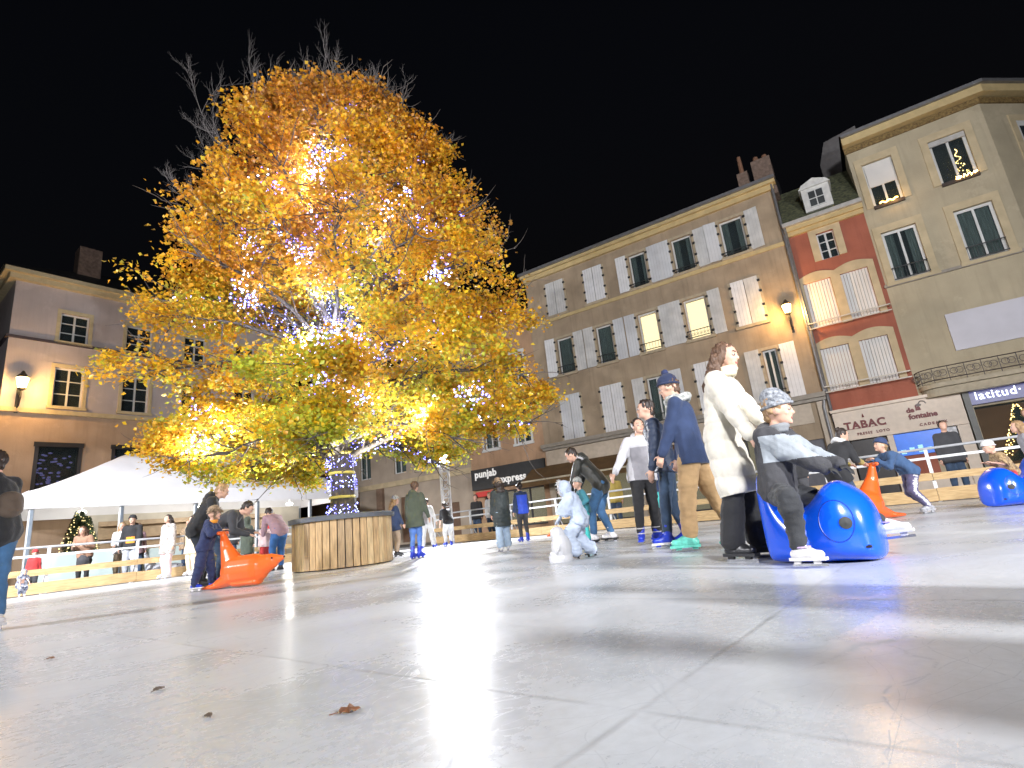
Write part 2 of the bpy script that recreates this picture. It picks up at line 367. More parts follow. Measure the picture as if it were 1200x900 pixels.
# ------------------------------------------------------------------ the long shuttered house
P0 = (9.9, 20.6, 0)
PL = render_mat('grey_brown_render', (.35, .27, .185))
house = empty('shuttered_house', P0, AW)
tag(house, 'long grey-brown three-storey house with rows of white shutters and two lit windows', 'building')
top = [(-9.1, -8.08, 'c'), (-6.95, -5.95, 'c'), (-4.62, -3.78, 'w'), (-2.58, -1.65, 'w'), (-.48, .5, 'w')]
mid = [(-8.9, -8.02, 'w'), (-6.77, -5.92, 'w'), (-4.66, -3.73, 'l'), (-2.56, -1.58, 'l'), (-.52, .52, 'c')]
low = [(-9.1, -8.02, 'c'), (-6.95, -5.88, 'c'), (-4.75, -3.8, 'w'), (-2.6, -1.6, 'c'), (.06, .62, 'w')]
rowz = [(top, 10.3, 11.95), (mid, 7.2, 9.02), (low, 4.0, 6.02)]
holes = []
for row, a, b_ in rowz:
    for x0, x1, k in row: holes.append((x0+.03, x1-.03, a, b_))
holes += [(-10.1, -6.0, .15, 2.55), (-5.5, -2.2, .15, 2.6), (-1.6, -.1, .15, 2.7), (.35, 1.45, .1, 2.3)]
w = wall(-10.25, 1.85, -.1, 12.9, holes, .45); shell(w, -10.25, 1.85, -.1, 12.9, 9)
w.build('wall', PL, house)
for (row, a, b_), ri in zip(rowz, range(3)):
    for x0, x1, k in row:
        surround(house, x0, x1, a, b_, .1, .02, mat('pale_band', (.42, .345, .24), .85))
        mx_ = (x0+x1)/2
        if k == 'c':
            shutter(house, x0, mx_-.012, a-.03, b_+.12, -1, closed=True); shutter(house, mx_+.012, x1, a-.03, b_+.12, 1, closed=True)
        else:
            window(house, x0+.03, x1-.03, a, b_, lit=LITW if k == 'l' else None, cols=1 if ri < 2 else 2, curtain=(k != 'l') and 'half' if (ri == 0) else (k != 'l'))
            if ri: guard(house, x0-.02, x1+.02, a, fancy=(k == 'l' and x0 > -3))
            else:  guard(house, x0-.02, x1+.02, a, h=.2)
            sw = .5 if ri < 2 else .53
            if not (ri == 1 and False):
                if not (ri == 0 and x0 < -4 and False): shutter(house, x0-sw-.1, x0-.1, a-.03, b_+.1, 1)
            shutter(house, x1+.1, x1+sw+.1, a-.03, b_+.1, -1)
b = MB(); b.box(-10.4, 2.0, -.28, .05, 12.72, 12.92); b.box(-10.3, 1.9, -.14, .05, 12.5, 12.72)
b.box(-10.3, 1.88, -.05, -.002, 10.02, 10.18)
b.build('cornice', mat('ochre_cornice', (.52, .40, .20), .8, .1, 3), house)
b = MB(); b.box(-10.45, 2.02, -.40, -.28, 12.86, 12.99); b.build('gutter', mat('zinc_gutter', (.25, .25, .26), .45, metal=.6), house)
b = MB(); b.box(-10.3, 1.86, -.32, -.002, 3.78, 3.95); b.box(-10.28, 1.84, -.2, -.002, 3.66, 3.78); b.build('ledge', mat('grey_ledge', (.30, .27, .23), .8), house)
b = MB(); b.box(-10.2, 1.3, -.06, -.003, 2.9, 3.64); b.box(-10.2, -9.9, -.09, -.003, 0, 2.9); b.box(-5.9, -5.6, -.09, -.003, 0, 2.9); b.box(-2.1, -1.7, -.09, -.003, 0, 2.9); b.box(0, .3, -.09, -.003, 0, 2.9); b.box(1.5, 1.8, -.12, -.003, 0, 3.64)
b.build('shopfront', mat('beige_fascia', (.50, .42, .33), .7, .08), house)
rf = MB(); rf.add([(-10.45, -.3, 12.93), (2.0, -.3, 12.93), (2.0, 4.6, 15.2), (-10.45, 4.6, 15.2), (2.0, 9.2, 12.93), (-10.45, 9.2, 12.93)], [(0, 1, 2, 3), (3, 2, 4, 5), (0, 3, 5), (1, 4, 2)])
roof = rf.build('roof', SLATE, house)
for xx in (-8.5, -6.2, -3.9, -1.6):
    MB().add([(xx-.35, .3, 13.24), (xx+.35, .3, 13.24), (xx+.35, .95, 13.54), (xx-.35, .95, 13.54), (xx-.35, .3, 13.30), (xx+.35, .3, 13.30), (xx+.35, .95, 13.60), (xx-.35, .95, 13.60)],
             [(4, 5, 6, 7), (0, 1, 5, 4), (1, 2, 6, 5), (2, 3, 7, 6), (3, 0, 4, 7)]).build('skylight', mat('skylight_glass', (.16, .17, .18), .2), roof)
brk = mat('chimney_brick', (.20, .14, .11), .85, .3, 8, .3, 30)
c = MB().box(1.25, 2.0, .5, 1.4, 12.6, 14.4)
ch = c.build('chimney', brk, house)
MB().tube((1.45, .9, 14.4), (1.45, .9, 14.75), .12, .1).tube((1.8, .9, 14.4), (1.8, .9, 14.7), .12, .1).build('chimney_pot', mat('clay_pot', (.25, .13, .08), .8), ch)
ch2 = MB().box(.62, 1.05, .5, 1.0, 12.6, 14.1).build('chimney', brk, house)
MB().tube((.83, .75, 14.1), (.83, .75, 15.0), .1, .08).build('chimney_pot', MATS['clay_pot'], ch2)
b = MB(); b.path([(1.83, -.1, 12.9), (1.83, -.1, 4.0), (1.70, -.14, 3.4), (1.70, -.14, 0)], [.055]*4, 8); b.build('drainpipe', mat('zinc_gutter', (0, 0, 0)), house)
# ground floor shop glazing behind the awning
win_glow = glow('shop_glow', (1.0, .78, .5), .35)
for x0, x1, z1 in ((-10.1, -6.0, 2.55), (-5.5, -2.2, 2.6), (-1.6, -.1, 2.7)):
    window(house, x0, x1, .15, z1, lit=win_glow, fm=FRAMED, y=.2, curtain=False, cols=4)
b = MB(); b.box(.35, 1.45, .1, .14, .1, 2.3); b.build('shop_door', mat('grey_door', (.12, .12, .14), .5), house)
# brown awning (hangs on the house)
b = MB(); b.add([(-11.0, -.03, 2.98), (-3.0, -.03, 2.98), (-3.0, -1.25, 2.28), (-11.0, -1.25, 2.28), (-11.0, -1.25, 2.02), (-3.0, -1.25, 2.02), (-11, -1.24, 2.24), (-3, -1.24, 2.24), (-3, -.03, 2.94), (-11, -.03, 2.94)], [(0, 3, 2, 1), (3, 4, 5, 2), (6, 9, 8, 7)])
aw = b.build('awning_cloth', mat('brown_awning', (.13, .075, .03), .9, .15, 3), house)
MB().tube((-11.0, -1.26, 2.26), (-3.0, -1.26, 2.26), .04).build('awning_bar', mat('cream_bar', (.6, .55, .42), .5), aw)

def wall_lantern(root_loc, rz, label, scale=1.0, power=120):
    L_ = empty('wall_lantern', root_loc, rz); tag(L_, label, 'lantern')
    s = scale; b = MB()
    b.box(-.05*s, .05*s, -.02, .0, -.75*s, .05*s); b.path([(0, -.02, -.6*s), (0, -.25*s, -.55*s), (0, -.42*s, -.3*s), (0, -.42*s, -.08*s)], [.025*s]*4); b.path([(0, -.02, -.05*s), (0, -.2*s, -.2*s), (0, -.42*s, -.12*s)], [.018*s]*3)
    b.lathe([(.03*s, -.1*s), (.11*s, -.04*s), (.12*s, 0)], 6, c=(0, -.42*s)); b.build('bracket', IRON, L_)
    h = MB(); h.lathe([(.10*s, 0), (.17*s, .34*s)], 6, c=(0, -.42*s)); h.build('lantern_glass', glow('sodium_glass', (1.0, .66, .25), 14, True), L_)
    MB().lathe([(.2*s, .345*s), (.07*s, .5*s), (.03*s, .58*s)], 6, c=(0, -.42*s)).build('lantern_cap', IRON, L_)
    d = bpy.data.lights.new('lantern_light', 'POINT'); d.energy = power; d.color = (1, .55, .16); d.shadow_soft_size = .12*s
    o = bpy.data.objects.new('lantern_light', d); COL.objects.link(o); o.parent = L_; o.location = (0, -.72*s, .12*s)
    return L_
def fac(x, y, z, o=P0, a=AW):
    return (o[0]+x*cos(a)-y*sin(a), o[1]+x*sin(a)+y*cos(a), o[2]+z)
wall_lantern(fac(1.33, 0, 7.15), AW, 'glowing street lantern on iron bracket between shuttered house and red house', .95, 170)

# ------------------------------------------------------------------ narrow red house
red = empty('red_house', fac(1.88, 0, 0), AW)
tag(red, 'narrow brick-red house with white dormer between shuttered house and tan corner building', 'building')
REDP = render_mat('brick_red_render', (.33, .105, .065), .12, .4)
o1 = .0
hl = [(.99, 1.57, 8.95, 10.05), (.15, 1.08, 6.4, 8.2), (1.4, 2.28, 6.4, 8.2), (.15, 1.08, 3.95, 5.55), (1.4, 2.28, 3.95, 5.55), (.2, 1.1, .1, 2.2), (1.4, 3.3, .5, 2.15)]
w = wall(.0, 2.64, -.1, 10.6, [h for h in hl if h[1] < 2.64], .3); shell(w, 0, 2.64, -.1, 10.6, 8); w.build('wall', REDP, red)
surround(red, .99, 1.57, 8.95, 10.05, .25, .03, sill=False)
window(red, .99, 1.57, 8.95, 10.05, rows=3, cols=2, curtain=False, frame_w=.05)
ROLL = mat('white_roller_shutter', (.68, .66, .63), .6, .04, 2, stretch=(1, 1, 1))
def ribbed(root, x0, x1, z0, z1, y, name='shutter', horiz=False, n=9):
    b = MB()
    for i in range(n):
        a, c = x0+(x1-x0)*i/n, x0+(x1-x0)*(i+1)/n
        b.box(a+.006, c-.006, y+(.0 if i % 2 else .012), y+.04, z0, z1)
    return b.build(name, ROLL, root)
for z0, z1 in ((6.4, 8.2), (3.95, 5.55)):
    b = MB()
    for xa, xb in ((.15, 1.08), (1.4, 2.28)):
        ribbed(red, xa, xb, z0, z1, .06)
    # one continuous stone frame with two shallow arches
    for xa, xb in ((-.0, .15), (1.08, 1.4), (2.28, 2.5)): b.box(xa, xb, -.03, -.002, z0-.05, z1)
    for xa, xb in ((.0, 1.24), (1.24, 2.5)):
        n = 10; pts = [(xa, z1)]+[(xb, z1)]+[(xb-(xb-xa)*i/n, z1+.22+.16*sin(pi*i/n)) for i in range(n+1)]
        b.prism(pts, -.03, -.002)
    b.build('window_surround', STONE, red)
    g2 = MB(); g2.box(.0, 2.6, -.3, -.27, z0+.12, z0+.16); g2.box(.0, 2.6, -.3, -.27, z0-.09, z0-.05)
    g2.box(.0, .04, -.27, 0, z0+.12, z0+.159); g2.box(2.56, 2.6, -.27, 0, z0+.12, z0+.159)
    for i in range(2): g2.box(.85+i*.9, .88+i*.9, -.295, -.275, z0-.05, z0+.12)
    g2.build('railing', mat('pale_railing', (.55, .5, .42), .5), red)
b = MB(); b.box(-.02, 2.66, -.22, 0, 10.42, 10.62); b.box(-.0, 2.64, -.12, 0, 10.25, 10.42); b.build('cornice', MATS['ochre_cornice'], red)
MB().box(-.03, 2.67, -.36, -.22, 10.6, 10.76).build('gutter', mat('pale_gutter', (.45, .43, .4), .4), red)
MOSS = mat('mossy_tiles', (.05, .055, .04), .8, .4, 9, .6, 14, col2=(.16, .17, .09))
rf = MB(); rf.add([(0, -.25, 10.7), (2.64, -.25, 10.7), (2.64, 1.6, 13.0), (0, 1.6, 13.0), (2.64, 6, 13.2), (0, 6, 13.2)], [(0, 1, 2, 3), (3, 2, 4, 5)])
roofr = rf.build('roof', MOSS, red)
dm = MB(); dm.box(.88, 1.83, -.12, 1.4, 10.98, 11.95)
dm.prism([(.80, 11.95), (1.91, 11.95), (1.78, 12.12), (1.36, 12.3), (.93, 12.12)], -.2, 1.4)
dmo = dm.build('dormer', mat('dormer_white', (.66, .65, .62), .6), red)
dw = MB(); dw.box(1.06, 1.62, -.135, -.123, 11.12, 11.82, 1)
for xa in (1.06, 1.325, 1.585): dw.box(xa, xa+.035, -.15, -.136, 11.12, 11.82)
for za in (11.12, 11.45, 11.785): dw.box(1.06, 1.62, -.149, -.1365, za, za+.035)
dw.build('window', [FRAMEW, DARKW], dmo)
MB().path([(.03, -.28, 10.6), (.03, -.12, 10.2), (.03, -.12, 2.8)], [.05]*3).build('drainpipe', mat('zinc_gutter', (0, 0, 0)), red)
tall = empty('attic_tower', fac(3.75, 3.0, 0), AW)
tag(tall, 'dim grey gable wall rising behind the dormer of the red house', 'building')
MB().prism([(0, 0), (1.6, 0), (1.6, 15.6), (.35, 15.4), (0, 14.4)], 0, 3.5).build('wall', mat('dim_grey_wall', (.16, .15, .15), .8), tall)

# tobacco shop front (one fascia under the red house, spanning to the corner building)
tab = empty('tobacco_shopfront', fac(1.95, -.02, 0), AW)
tag(tab, 'cream shopfront with TABAC in dark red letters at foot of red house', 'shopfront')
b = MB(); b.box(-.05, 3.62, -.16, 0, 2.12, 3.10); b.box(-.1, 3.68, -.26, 0, 3.10, 3.2); b.box(-.05, 3.62, -.2, 0, 2.06, 2.13); b.box(-.05, .25, -.14, 0, 0, 2.06); b.box(1.38, 1.55, -.14, 0, 0, 2.06); b.box(3.3, 3.62, -.14, 0, 0, 2.06); b.box(1.55, 3.3, -.1, 0, 0, .55)
b.build('fascia', mat('cream_fascia', (.72, .61, .50), .6, .06), tab)
DR = mat('dark_red_letters', (.16, .02, .02), .5)
text('shop_name', 'TABAC', .36, .22, -.175, 2.44, DR, tab, .014, 1.12)
sb = MB()
for xx in (.35, .60, .86, 1.12, 1.38): sb.box(xx-.09, xx+.09, -.178, -.164, 2.428, 2.445)
sb.tube((.85, -.17, 2.80), (.85, -.17, 2.93), .05, .005, 4); sb.build('emblem', DR, tab)
text('shop_name', 'de', .22, 2.10, -.175, 2.70, DR, tab, .010)
text('shop_name', 'la', .22, 2.36, -.175, 2.74, DR, tab, .010)
text('shop_name', 'fontaine', .24, 2.12, -.175, 2.47, DR, tab, .010)
b = MB(); b.ball((2.46, -.17, 2.90), (.09, .02, .05)); b.path([(2.46, -.17, 2.93), (2.55, -.17, 3.03), (2.64, -.17, 3.0), (2.68, -.17, 2.92)], [.018]*4, 5); b.build('emblem', mat('grey_emblem', (.2, .17, .16), .5), tab)
text('small_lettering', 'PRESSE  LOTO', .12, .55, -.17, 2.20, DR, tab, .004, 1.3)
text('small_lettering', 'CADEAUX', .12, 2.35, -.17, 2.20, DR, tab, .004, 1.5)
scm = mat('screen_blue', (.01, .06, .25), .3, emit=(.02, .16, .75), es=.55, var=.3, scale=4)
MB().box(1.56, 2.98, -.06, -.04, 1.30, 2.04).build('display_screen', scm, tab)
MB().box(3.0, 3.28, -.06, -.04, 1.2, 2.04).build('poster', mat('white_poster', (.6, .6, .62), .5, .3, 8), tab)
b = MB()
for i in range(5): b.box(1.66+i*.24, 1.80+i*.24, -.075, -.062, 1.36+.04*(i % 2), 1.5+.05*(i % 3))
b.build('poster', mat('cyan_posters', (.3, .6, .7), .4, .5, 20, emit=(.25, .6, .8), es=.5), tab)
b = MB(); b.box(.3, 1.35, -.02, -.004, .05, 2.04); b.build('door', mat('dark_shop_door', (.05, .045, .045), .3), tab)

# ------------------------------------------------------------------ tan corner building
tan = empty('tan_corner_building', fac(4.52, .0, 0), AW)
tag(tan, 'tan corner building with dark frieze cornice, curved balcony and white wall panel', 'building')
TAN = render_mat('tan_render', (.42, .36, .25), .08, .35)
TRIM = mat('pale_tan_trim', (.50, .41, .26), .8, .1, 3)
wins = [(.35, 1.28, 10.32, 12.12), (2.36, 3.40, 10.32, 12.05), (.30, 1.35, 7.35, 9.27), (2.40, 3.44, 7.35, 9.24)]
w = wall(0, 4.0, -.1, 13.1, wins+[(1.3, 3.9, .2, 2.55)], .3)
# chamfered corner continues at 45 degrees
ca = R(40); ex, ey = 4.0+4.5*cos(ca), 4.5*sin(ca)
w.add([(4.0, 0, -.1), (ex, ey, -.1), (ex, ey, 13.1), (4.0, 0, 13.1)], [(0, 1, 2, 3)])
w.add([(0, 0, -.1), (0, 8, -.1), (0, 8, 13.1), (0, 0, 13.1)], [(0, 1, 2, 3)])
w.add([(ex, ey, -.1), (ex, 9, -.1), (ex, 9, 13.1), (ex, ey, 13.1)], [(0, 1, 2, 3)])
w.build('wall', TAN, tan)
for i, (x0, x1, z0, z1) in enumerate(wins):
    surround(tan, x0, x1, z0, z1, .22, .045, TRIM, sill=i > 1)
    window(tan, x0, x1, z0, z1, curtain=(i == 3) or (i == 2 and 'half'), y=.1, frame_w=.09)
    if i > 1: guard(tan, x0, x1, z0, h=.5, y=-.09)
ribbed(tan, .40, 1.23, 11.15, 12.08, .05, 'roller_blind', n=1)
for xa, xb in ((.35, 1.28), (2.36, 3.4)): MB().box(xa, xb, -.1, .05, 10.22, 10.34).build('flower_box', mat('dark_planter', (.05, .035, .03), .7), tan)
MB().box(2.37, 3.39, .02, .08, 11.85, 12.04).build('blind_box', mat('grey_blind_box', (.45, .44, .42), .6), tan)
gold = glow('gold_bulbs', (1, .62, .2), 14)
b = MB()
for i in range(34): b.ball((2.75+random.random()*.6, -.11-.03*random.random(), 10.30+random.random()*.1), .017, 5)
for i in range(30):
    t = i/29; b.ball((3.05+.14*sin(t*22)*(1.15-t), .2, 10.55+1.0*t), .018, 5)
b.build('string_bulbs', gold, tan)
b = MB()
for i in range(16): b.ball((.55+.035*i, -.12, 10.38+.03*sin(i)), .03, 5)
b.build('string_bulbs', glow('orange_bulbs', (1, .55, .12), 10), tan)
d = bpy.data.lights.new('window_box_light', 'POINT'); d.energy = 6; d.color = (1, .6, .2); d.shadow_soft_size = .08; o = bpy.data.objects.new('window_box_light', d); COL.objects.link(o); o.parent = tan; o.location = (1.0, -.25, 10.4)
def bent(name, z0, z1, pr, m_, par=tan, x0=-.05, y=0):
    b = MB(); q = pr*math.tan(ca/2)*-1
    P1 = [(x0, -pr), (4.0+pr*math.tan(ca/2), -pr), (ex+pr*sin(ca), ey-pr*cos(ca))]
    P2 = [(x0, .0), (4.0, .0), (ex, ey)]
    for i in range(2):
        v = [(*P1[i], z0), (*P1[i+1], z0), (*P2[i+1], z0), (*P2[i], z0), (*P1[i], z1), (*P1[i+1], z1), (*P2[i+1], z1), (*P2[i], z1)]
        b.add(v, [(0, 1, 2, 3), (4, 7, 6, 5), (0, 4, 5, 1), (2, 6, 7, 3), (0, 3, 7, 4), (1, 5, 6, 2)])
    return b.build(name, m_, par)
bent('cornice', 13.02, 13.3, .34, MATS['ochre_cornice']); bent('gutter', 13.3, 13.42, .46, MATS['zinc_gutter'])
bent('frieze', 12.78, 13.0, .06, mat('dark_frieze', (.09, .055, .02), .8, .6, 14, col2=(.25, .17, .06)))
bent('band', 7.2, 7.3, .08, MATS['grey_ledge'])
rf = MB(); rf.add([(-.1, -.4, 13.4), (4.1, -.4, 13.4), (ex+.3, ey-.3, 13.4), (ex+.3, 9, 13.4), (-.1, 9, 13.4), (1.5, 3.5, 15.0), (ex-2, 4.5, 15.0)], [(0, 1, 6, 5), (1, 2, 6), (2, 3, 6), (3, 4, 5, 6), (4, 0, 5)])
rft = rf.build('roof', SLATE, tan)
MB().add([(1.0, .35, 13.82), (2.0, .35, 13.82), (2.0, 1.0, 14.1), (1.0, 1.0, 14.1), (1.0, .35, 13.76), (2.0, .35, 13.76)], [(0, 1, 2, 3), (4, 5, 1, 0)]).build('skylight', MATS['skylight_glass'], rft)
# window on the chamfer
def chamfer(x0, x1, z0, z1, pr0, pr1, b, mi=0):
    v = []
    for z in (z0, z1):
        for pr in (pr0, pr1):
            for x in (x0, x1): v.append((4.0+x*cos(ca)+pr*sin(ca), x*sin(ca)-pr*cos(ca), z))
    b.add(v, [(0, 2, 3, 1), (4, 5, 7, 6), (0, 1, 5, 4), (2, 6, 7, 3), (0, 4, 6, 2), (1, 3, 7, 5)], mi)
for z0, z1 in ((10.32, 12.05), (7.35, 9.2)):
    b = MB(); chamfer(.9, 1.12, z0, z1, .002, .045, b); chamfer(2.2, 2.42, z0, z1, .002, .045, b); chamfer(.9, 2.42, z1, z1+.24, .002, .045, b); b.build('window_surround', TRIM, tan)
    b = MB(); chamfer(1.12, 1.2, z0, z1, .002, .03, b); chamfer(2.12, 2.2, z0, z1, .002, .03, b); chamfer(1.63, 1.69, z0, z1, .002, .03, b); chamfer(1.2, 2.12, z1-.2, z1, .003, .028, b); chamfer(1.2, 2.12, z0, z1-.2, .001, .008, b, 1); b.build('window', [FRAMEW, mat('dark_pane', (.03, .035, .04), .08)], tan)
MB().box(1.32, 3.95, -.05, -.002, 4.48, 5.76).build('wall_panel', mat('lilac_white_panel', (.50, .49, .54), .5, .04, 2), tan)
# balcony with rounded end and scrolled iron guard
pts = [(0.05, 0)]+[(.6-.55*cos(t), -.62*sin(t)) for t in np.linspace(0.15, pi/2, 7)]+[(4.3, -.62), (4.3, 0)]
b = MB(); b.prism(pts, 3.32, 3.46, axes='xy'); b.prism([(x*.97+.06, y*.8) for x, y in pts], 3.05, 3.319, axes='xy')
b.build('balcony', mat('balcony_stone', (.42, .36, .26), .8), tan)
b = MB(); rp_ = pts[:-1]
for i in range(len(rp_)-1):
    for z in (3.56, 3.96): b.tube((*rp_[i], z), (*rp_[i+1], z), .018, n=5)
path = []
for i in range(len(rp_)-1):
    L0 = math.dist(rp_[i], rp_[i+1]); k = max(1, int(L0/.14))
    for j in range(k): t = j/k; path.append((rp_[i][0]*(1-t)+rp_[i+1][0]*t, rp_[i][1]*(1-t)+rp_[i+1][1]*t))
for j, (x, y) in enumerate(path):
    if j % 3 == 0: b.tube((x, y, 3.46), (x, y, 3.98), .014, n=4)
    else:
        for k in range(8):
            t0, t1 = 2*pi*k/8, 2*pi*(k+1)/8; rr = .1
            b.tube((x+rr*cos(t0), y, 3.76+rr*sin(t0)), (x+rr*cos(t1), y, 3.76+rr*sin(t1)), .012, n=4)
b.build('balcony_railing', mat('weathered_iron', (.07, .055, .05), .6), tan)
# blue-lit shop under the corner building
shop = empty('neon_shopfront', fac(5.66, -.02, 0), AW); tag(shop, 'dark blue shopfront with white script lettering under the curved balcony', 'shopfront')
b = MB(); b.box(.12, 3.2, -.12, 0, 2.62, 3.16); b.build('fascia', mat('navy_fascia', (.012, .014, .09), .35, emit=(.03, .03, .25), es=.25), shop)
text('neon_lettering', 'latitud·', .36, .24, -.15, 2.76, glow('white_neon', (.8, .85, 1), 2.2), shop, .001, 1.12)
b = MB(); b.box(-.05, .12, -.16, 0, 0, 3.1); b.box(2.9, 3.1, -.16, 0, 0, 2.62); b.box(.12, 2.9, -.1, 0, 0, .5); b.build('shop_frame', mat('shop_grey', (.12, .12, .11), .5), shop)
MB().box(.14, 2.88, .12, .13, .5, 2.6).build('glass', GLASS, shop)
MB().add([(-.0, 1.4, .2), (3.0, 1.4, .2), (3.0, 1.4, 2.6), (0, 1.4, 2.6)], [(0, 1, 2, 3)]).build('room_back', mat('shop_inside', (.12, .07, .04), .8, .5, 2, emit=(.5, .22, .08), es=.25), shop)
xm = MB()
for i in range(260):
    t = random.random(); r_ = .62*(1-t)+.05; a = random.random()*2*pi; xm.ball((1.25+r_*cos(a), .55+.3*r_*sin(a), .9+1.6*t), .017, 5)
xt = empty('christmas_tree', fac(5.66+0, -.02, 0), AW); tag(xt, 'lit Christmas tree behind the glass of the blue-lettered shop', 'christmas tree')
xm.build('string_bulbs', gold, xt); c = MB()
for k in range(5): c.lathe([(.62-.11*k, .75+.34*k), (.22-.03*k, 1.1+.34*k)], 14, c=(1.25, .62))
c.build('crown', mat('fir_green', (.03, .05, .02), .8, .5, 20), xt)
MB().tube((1.25, .62, 0), (1.25, .62, .8), .05).build('trunk', mat('fir_trunk', (.06, .04, .02), .8), xt)

# ------------------------------------------------------------------ restaurant at the left end of the row, and the house beyond
nb = empty('ochre_house', fac(-10.27, .05, 0), AW); tag(nb, 'ochre house behind the yellow crown with the black restaurant front', 'building')
OCH = render_mat('ochre_render', (.40, .25, .15))
hh = [(-3.6, -2.7, 4.3, 6.1), (-1.6, -.7, 4.3, 6.1), (-3.6, -2.7, 7.3, 9.0), (-1.6, -.7, 7.3, 9.0), (-3.9, -.3, .3, 2.1)]
w = wall(-4.6, 0, -.1, 11.2, hh, .3); shell(w, -4.6, 0, -.1, 11.2, 8); w.build('wall', OCH, nb)
for h in hh[:4]: surround(nb, *h, .12, .03, FRAMEW); window(nb, *h, curtain='half')
window(nb, *hh[4], lit=win_glow, curtain=False, cols=4, fm=FRAMED)
MB().add([(-4.7, -.3, 11.2), (0, -.3, 11.2), (0, 4, 13), (-4.7, 4, 13), (0, 8, 11.2), (-4.7, 8, 11.2)], [(0, 1, 2, 3), (3, 2, 4, 5), (0, 3, 5), (1, 4, 2)]).build('roof', SLATE, nb)
sg = empty('restaurant_sign', fac(-14.75, -.08, 2.3), AW); tag(sg, 'black fascia sign reading punjab express in white letters under the tree crown', 'sign')
MB().box(0, 4.45, -.1, .05, 0, 1.05).build('sign_board', mat('matt_black_board', (.03, .032, .034), .5), sg)
LW = mat('white_letters', (.75, .73, .7), .5, emit=(.9, .88, .85), es=.25)
text('lettering', 'punjab', .50, .25, -.12, .62, LW, sg, .016, 1.05)
text('lettering', 'express', .50, 1.75, -.12, .20, LW, sg, .016, 1.05)
b = MB(); b.box(.2, 1.6, -.1, -.09, -.36, -.1); b.build('menu_strip', mat('red_strip', (.35, .03, .03), .5, emit=(.8, .05, .03), es=.2), sg)
st = empty('stone_house', fac(-14.95, .4, 0), AW); tag(st, 'pale stone house with small brown door behind the floodlight tower', 'building')
w = wall(-14, 0, -.1, 10.5, [(-2.2, -1.2, .05, 1.9), (-5.6, -4.6, .05, 2.6), (-9, -8, 4, 6), (-6, -5, 4, 6), (-3, -2, 4, 6)], .3); shell(w, -14, 0, -.1, 10.5, 8)
w.build('wall', mat('pale_stone', (.38, .31, .24), .8, .14, 1.0, .2, 10), st)
b = MB(); b.box(-14, 0, -.08, -.002, 3.3, 3.6)
b.build('band', STONE, st)
b = MB()
for xx in (-11.8, -9.6, -7.4): b.box(xx, xx+.5, -.2, -.003, 0, 3.29)
b.build('pilaster', mat('brown_pilaster', (.20, .13, .09), .8), st)
MB().box(-2.2, -1.2, .1, .15, .05, 1.9).build('door', mat('brown_door', (.14, .08, .05), .6), st)
MB().box(-5.6, -4.6, .1, .15, .05, 2.6).build('door', MATS['brown_door'], st)
for h in ((-9, -8, 4, 6), (-6, -5, 4, 6), (-3, -2, 4, 6)): window(st, *h)
MB().add([(-14.2, -.3, 10.5), (0.1, -.3, 10.5), (.1, 4, 12.3), (-14.2, 4, 12.3), (.1, 8, 10.5), (-14.2, 8, 10.5)], [(0, 1, 2, 3), (3, 2, 4, 5), (0, 3, 5), (1, 4, 2)]).build('roof', SLATE, st)

# ------------------------------------------------------------------ left pale building
PLF = (-19.8, 19.8, 0); AL = math.atan2(.799, .602)
left = empty('pale_town_building', PLF, AL); tag(left, 'pale plaster town building with hipped dark roof behind the white tent', 'building')
LP = render_mat('pale_plaster', (.50, .44, .43), .06, .3); LO = render_mat('sandy_plaster', (.50, .36, .25), .08, .3)
cols_ = [(1.55, 2.55), (3.95, 5.0), (6.4, 7.4), (8.9, 9.9)]
h1 = [(a, b2, 9.88, 11.15) for a, b2 in cols_]; h2 = [(a, b2, 7.05, 8.72) for a, b2 in cols_]; h3 = [(1.2, 2.72, 3.6, 5.5), (3.75, 5.1, 3.6, 5.5), (6.3, 7.7, 3.6, 5.5)]
w = wall(0, 12, 6.85, 12.2, h1+h2, .25); shell(w, 0, 12, 6.85, 12.2, 9); w.build('upper_wall', LP, left)
w = wall(0, 12, -.1, 6.85, h3, .25); shell(w, 0, 12, -.1, 6.85, 9); w.build('wall', LO, left)
LST = mat('cream_trim', (.55, .46, .28), .8, .08)
for h in h1+h2:
    surround(left, *h, .13, .03, LST); window(left, *h, rows=3, cols=2, frame_w=.06, curtain=False)
for h in h3:
    b = MB(); b.box(h[0], h[0]+.12, -.05, .1, h[2], h[3]); b.box(h[1]-.12, h[1], -.05, .1, h[2], h[3]); b.box(h[0]-.04, h[1]+.04, -.07, .1, h[3]-.14, h[3]+.04); wo = b.build('window', FRAMED, left)
    MB().box(h[0]+.12, h[1]-.12, .04, .05, h[2], h[3]-.14).build('glass', GLASS, wo)
    q = MB()
    for i in range(40): q.ball((h[0]+.2+random.random()*(h[1]-h[0]-.4), .3+random.random()*.3, h[2]+.2+random.random()*(h[3]-h[2]-.5)), (.05+.05*random.random(), .03, .04), 5)
    q.build('ornament', mat('violet_ornaments', (.2, .17, .4), .3, .5, 3, emit=(.4, .35, .9), es=.35), wo)
    MB().add([(h[0], .8, h[2]), (h[1], .8, h[2]), (h[1], .8, h[3]), (h[0], .8, h[3])], [(0, 1, 2, 3)]).build('room_back', DARKW, wo)
b = MB(); b.box(-.45, 12.3, -.45, 0, 12.42, 12.6); b.box(-.25, 12.2, -.25, 0, 12.2, 12.42); b.box(-.45, 0, 0, 9.4, 12.42, 12.6); b.box(-.25, 0, 0, 9.2, 12.2, 12.42); b.build('cornice', LST, left)
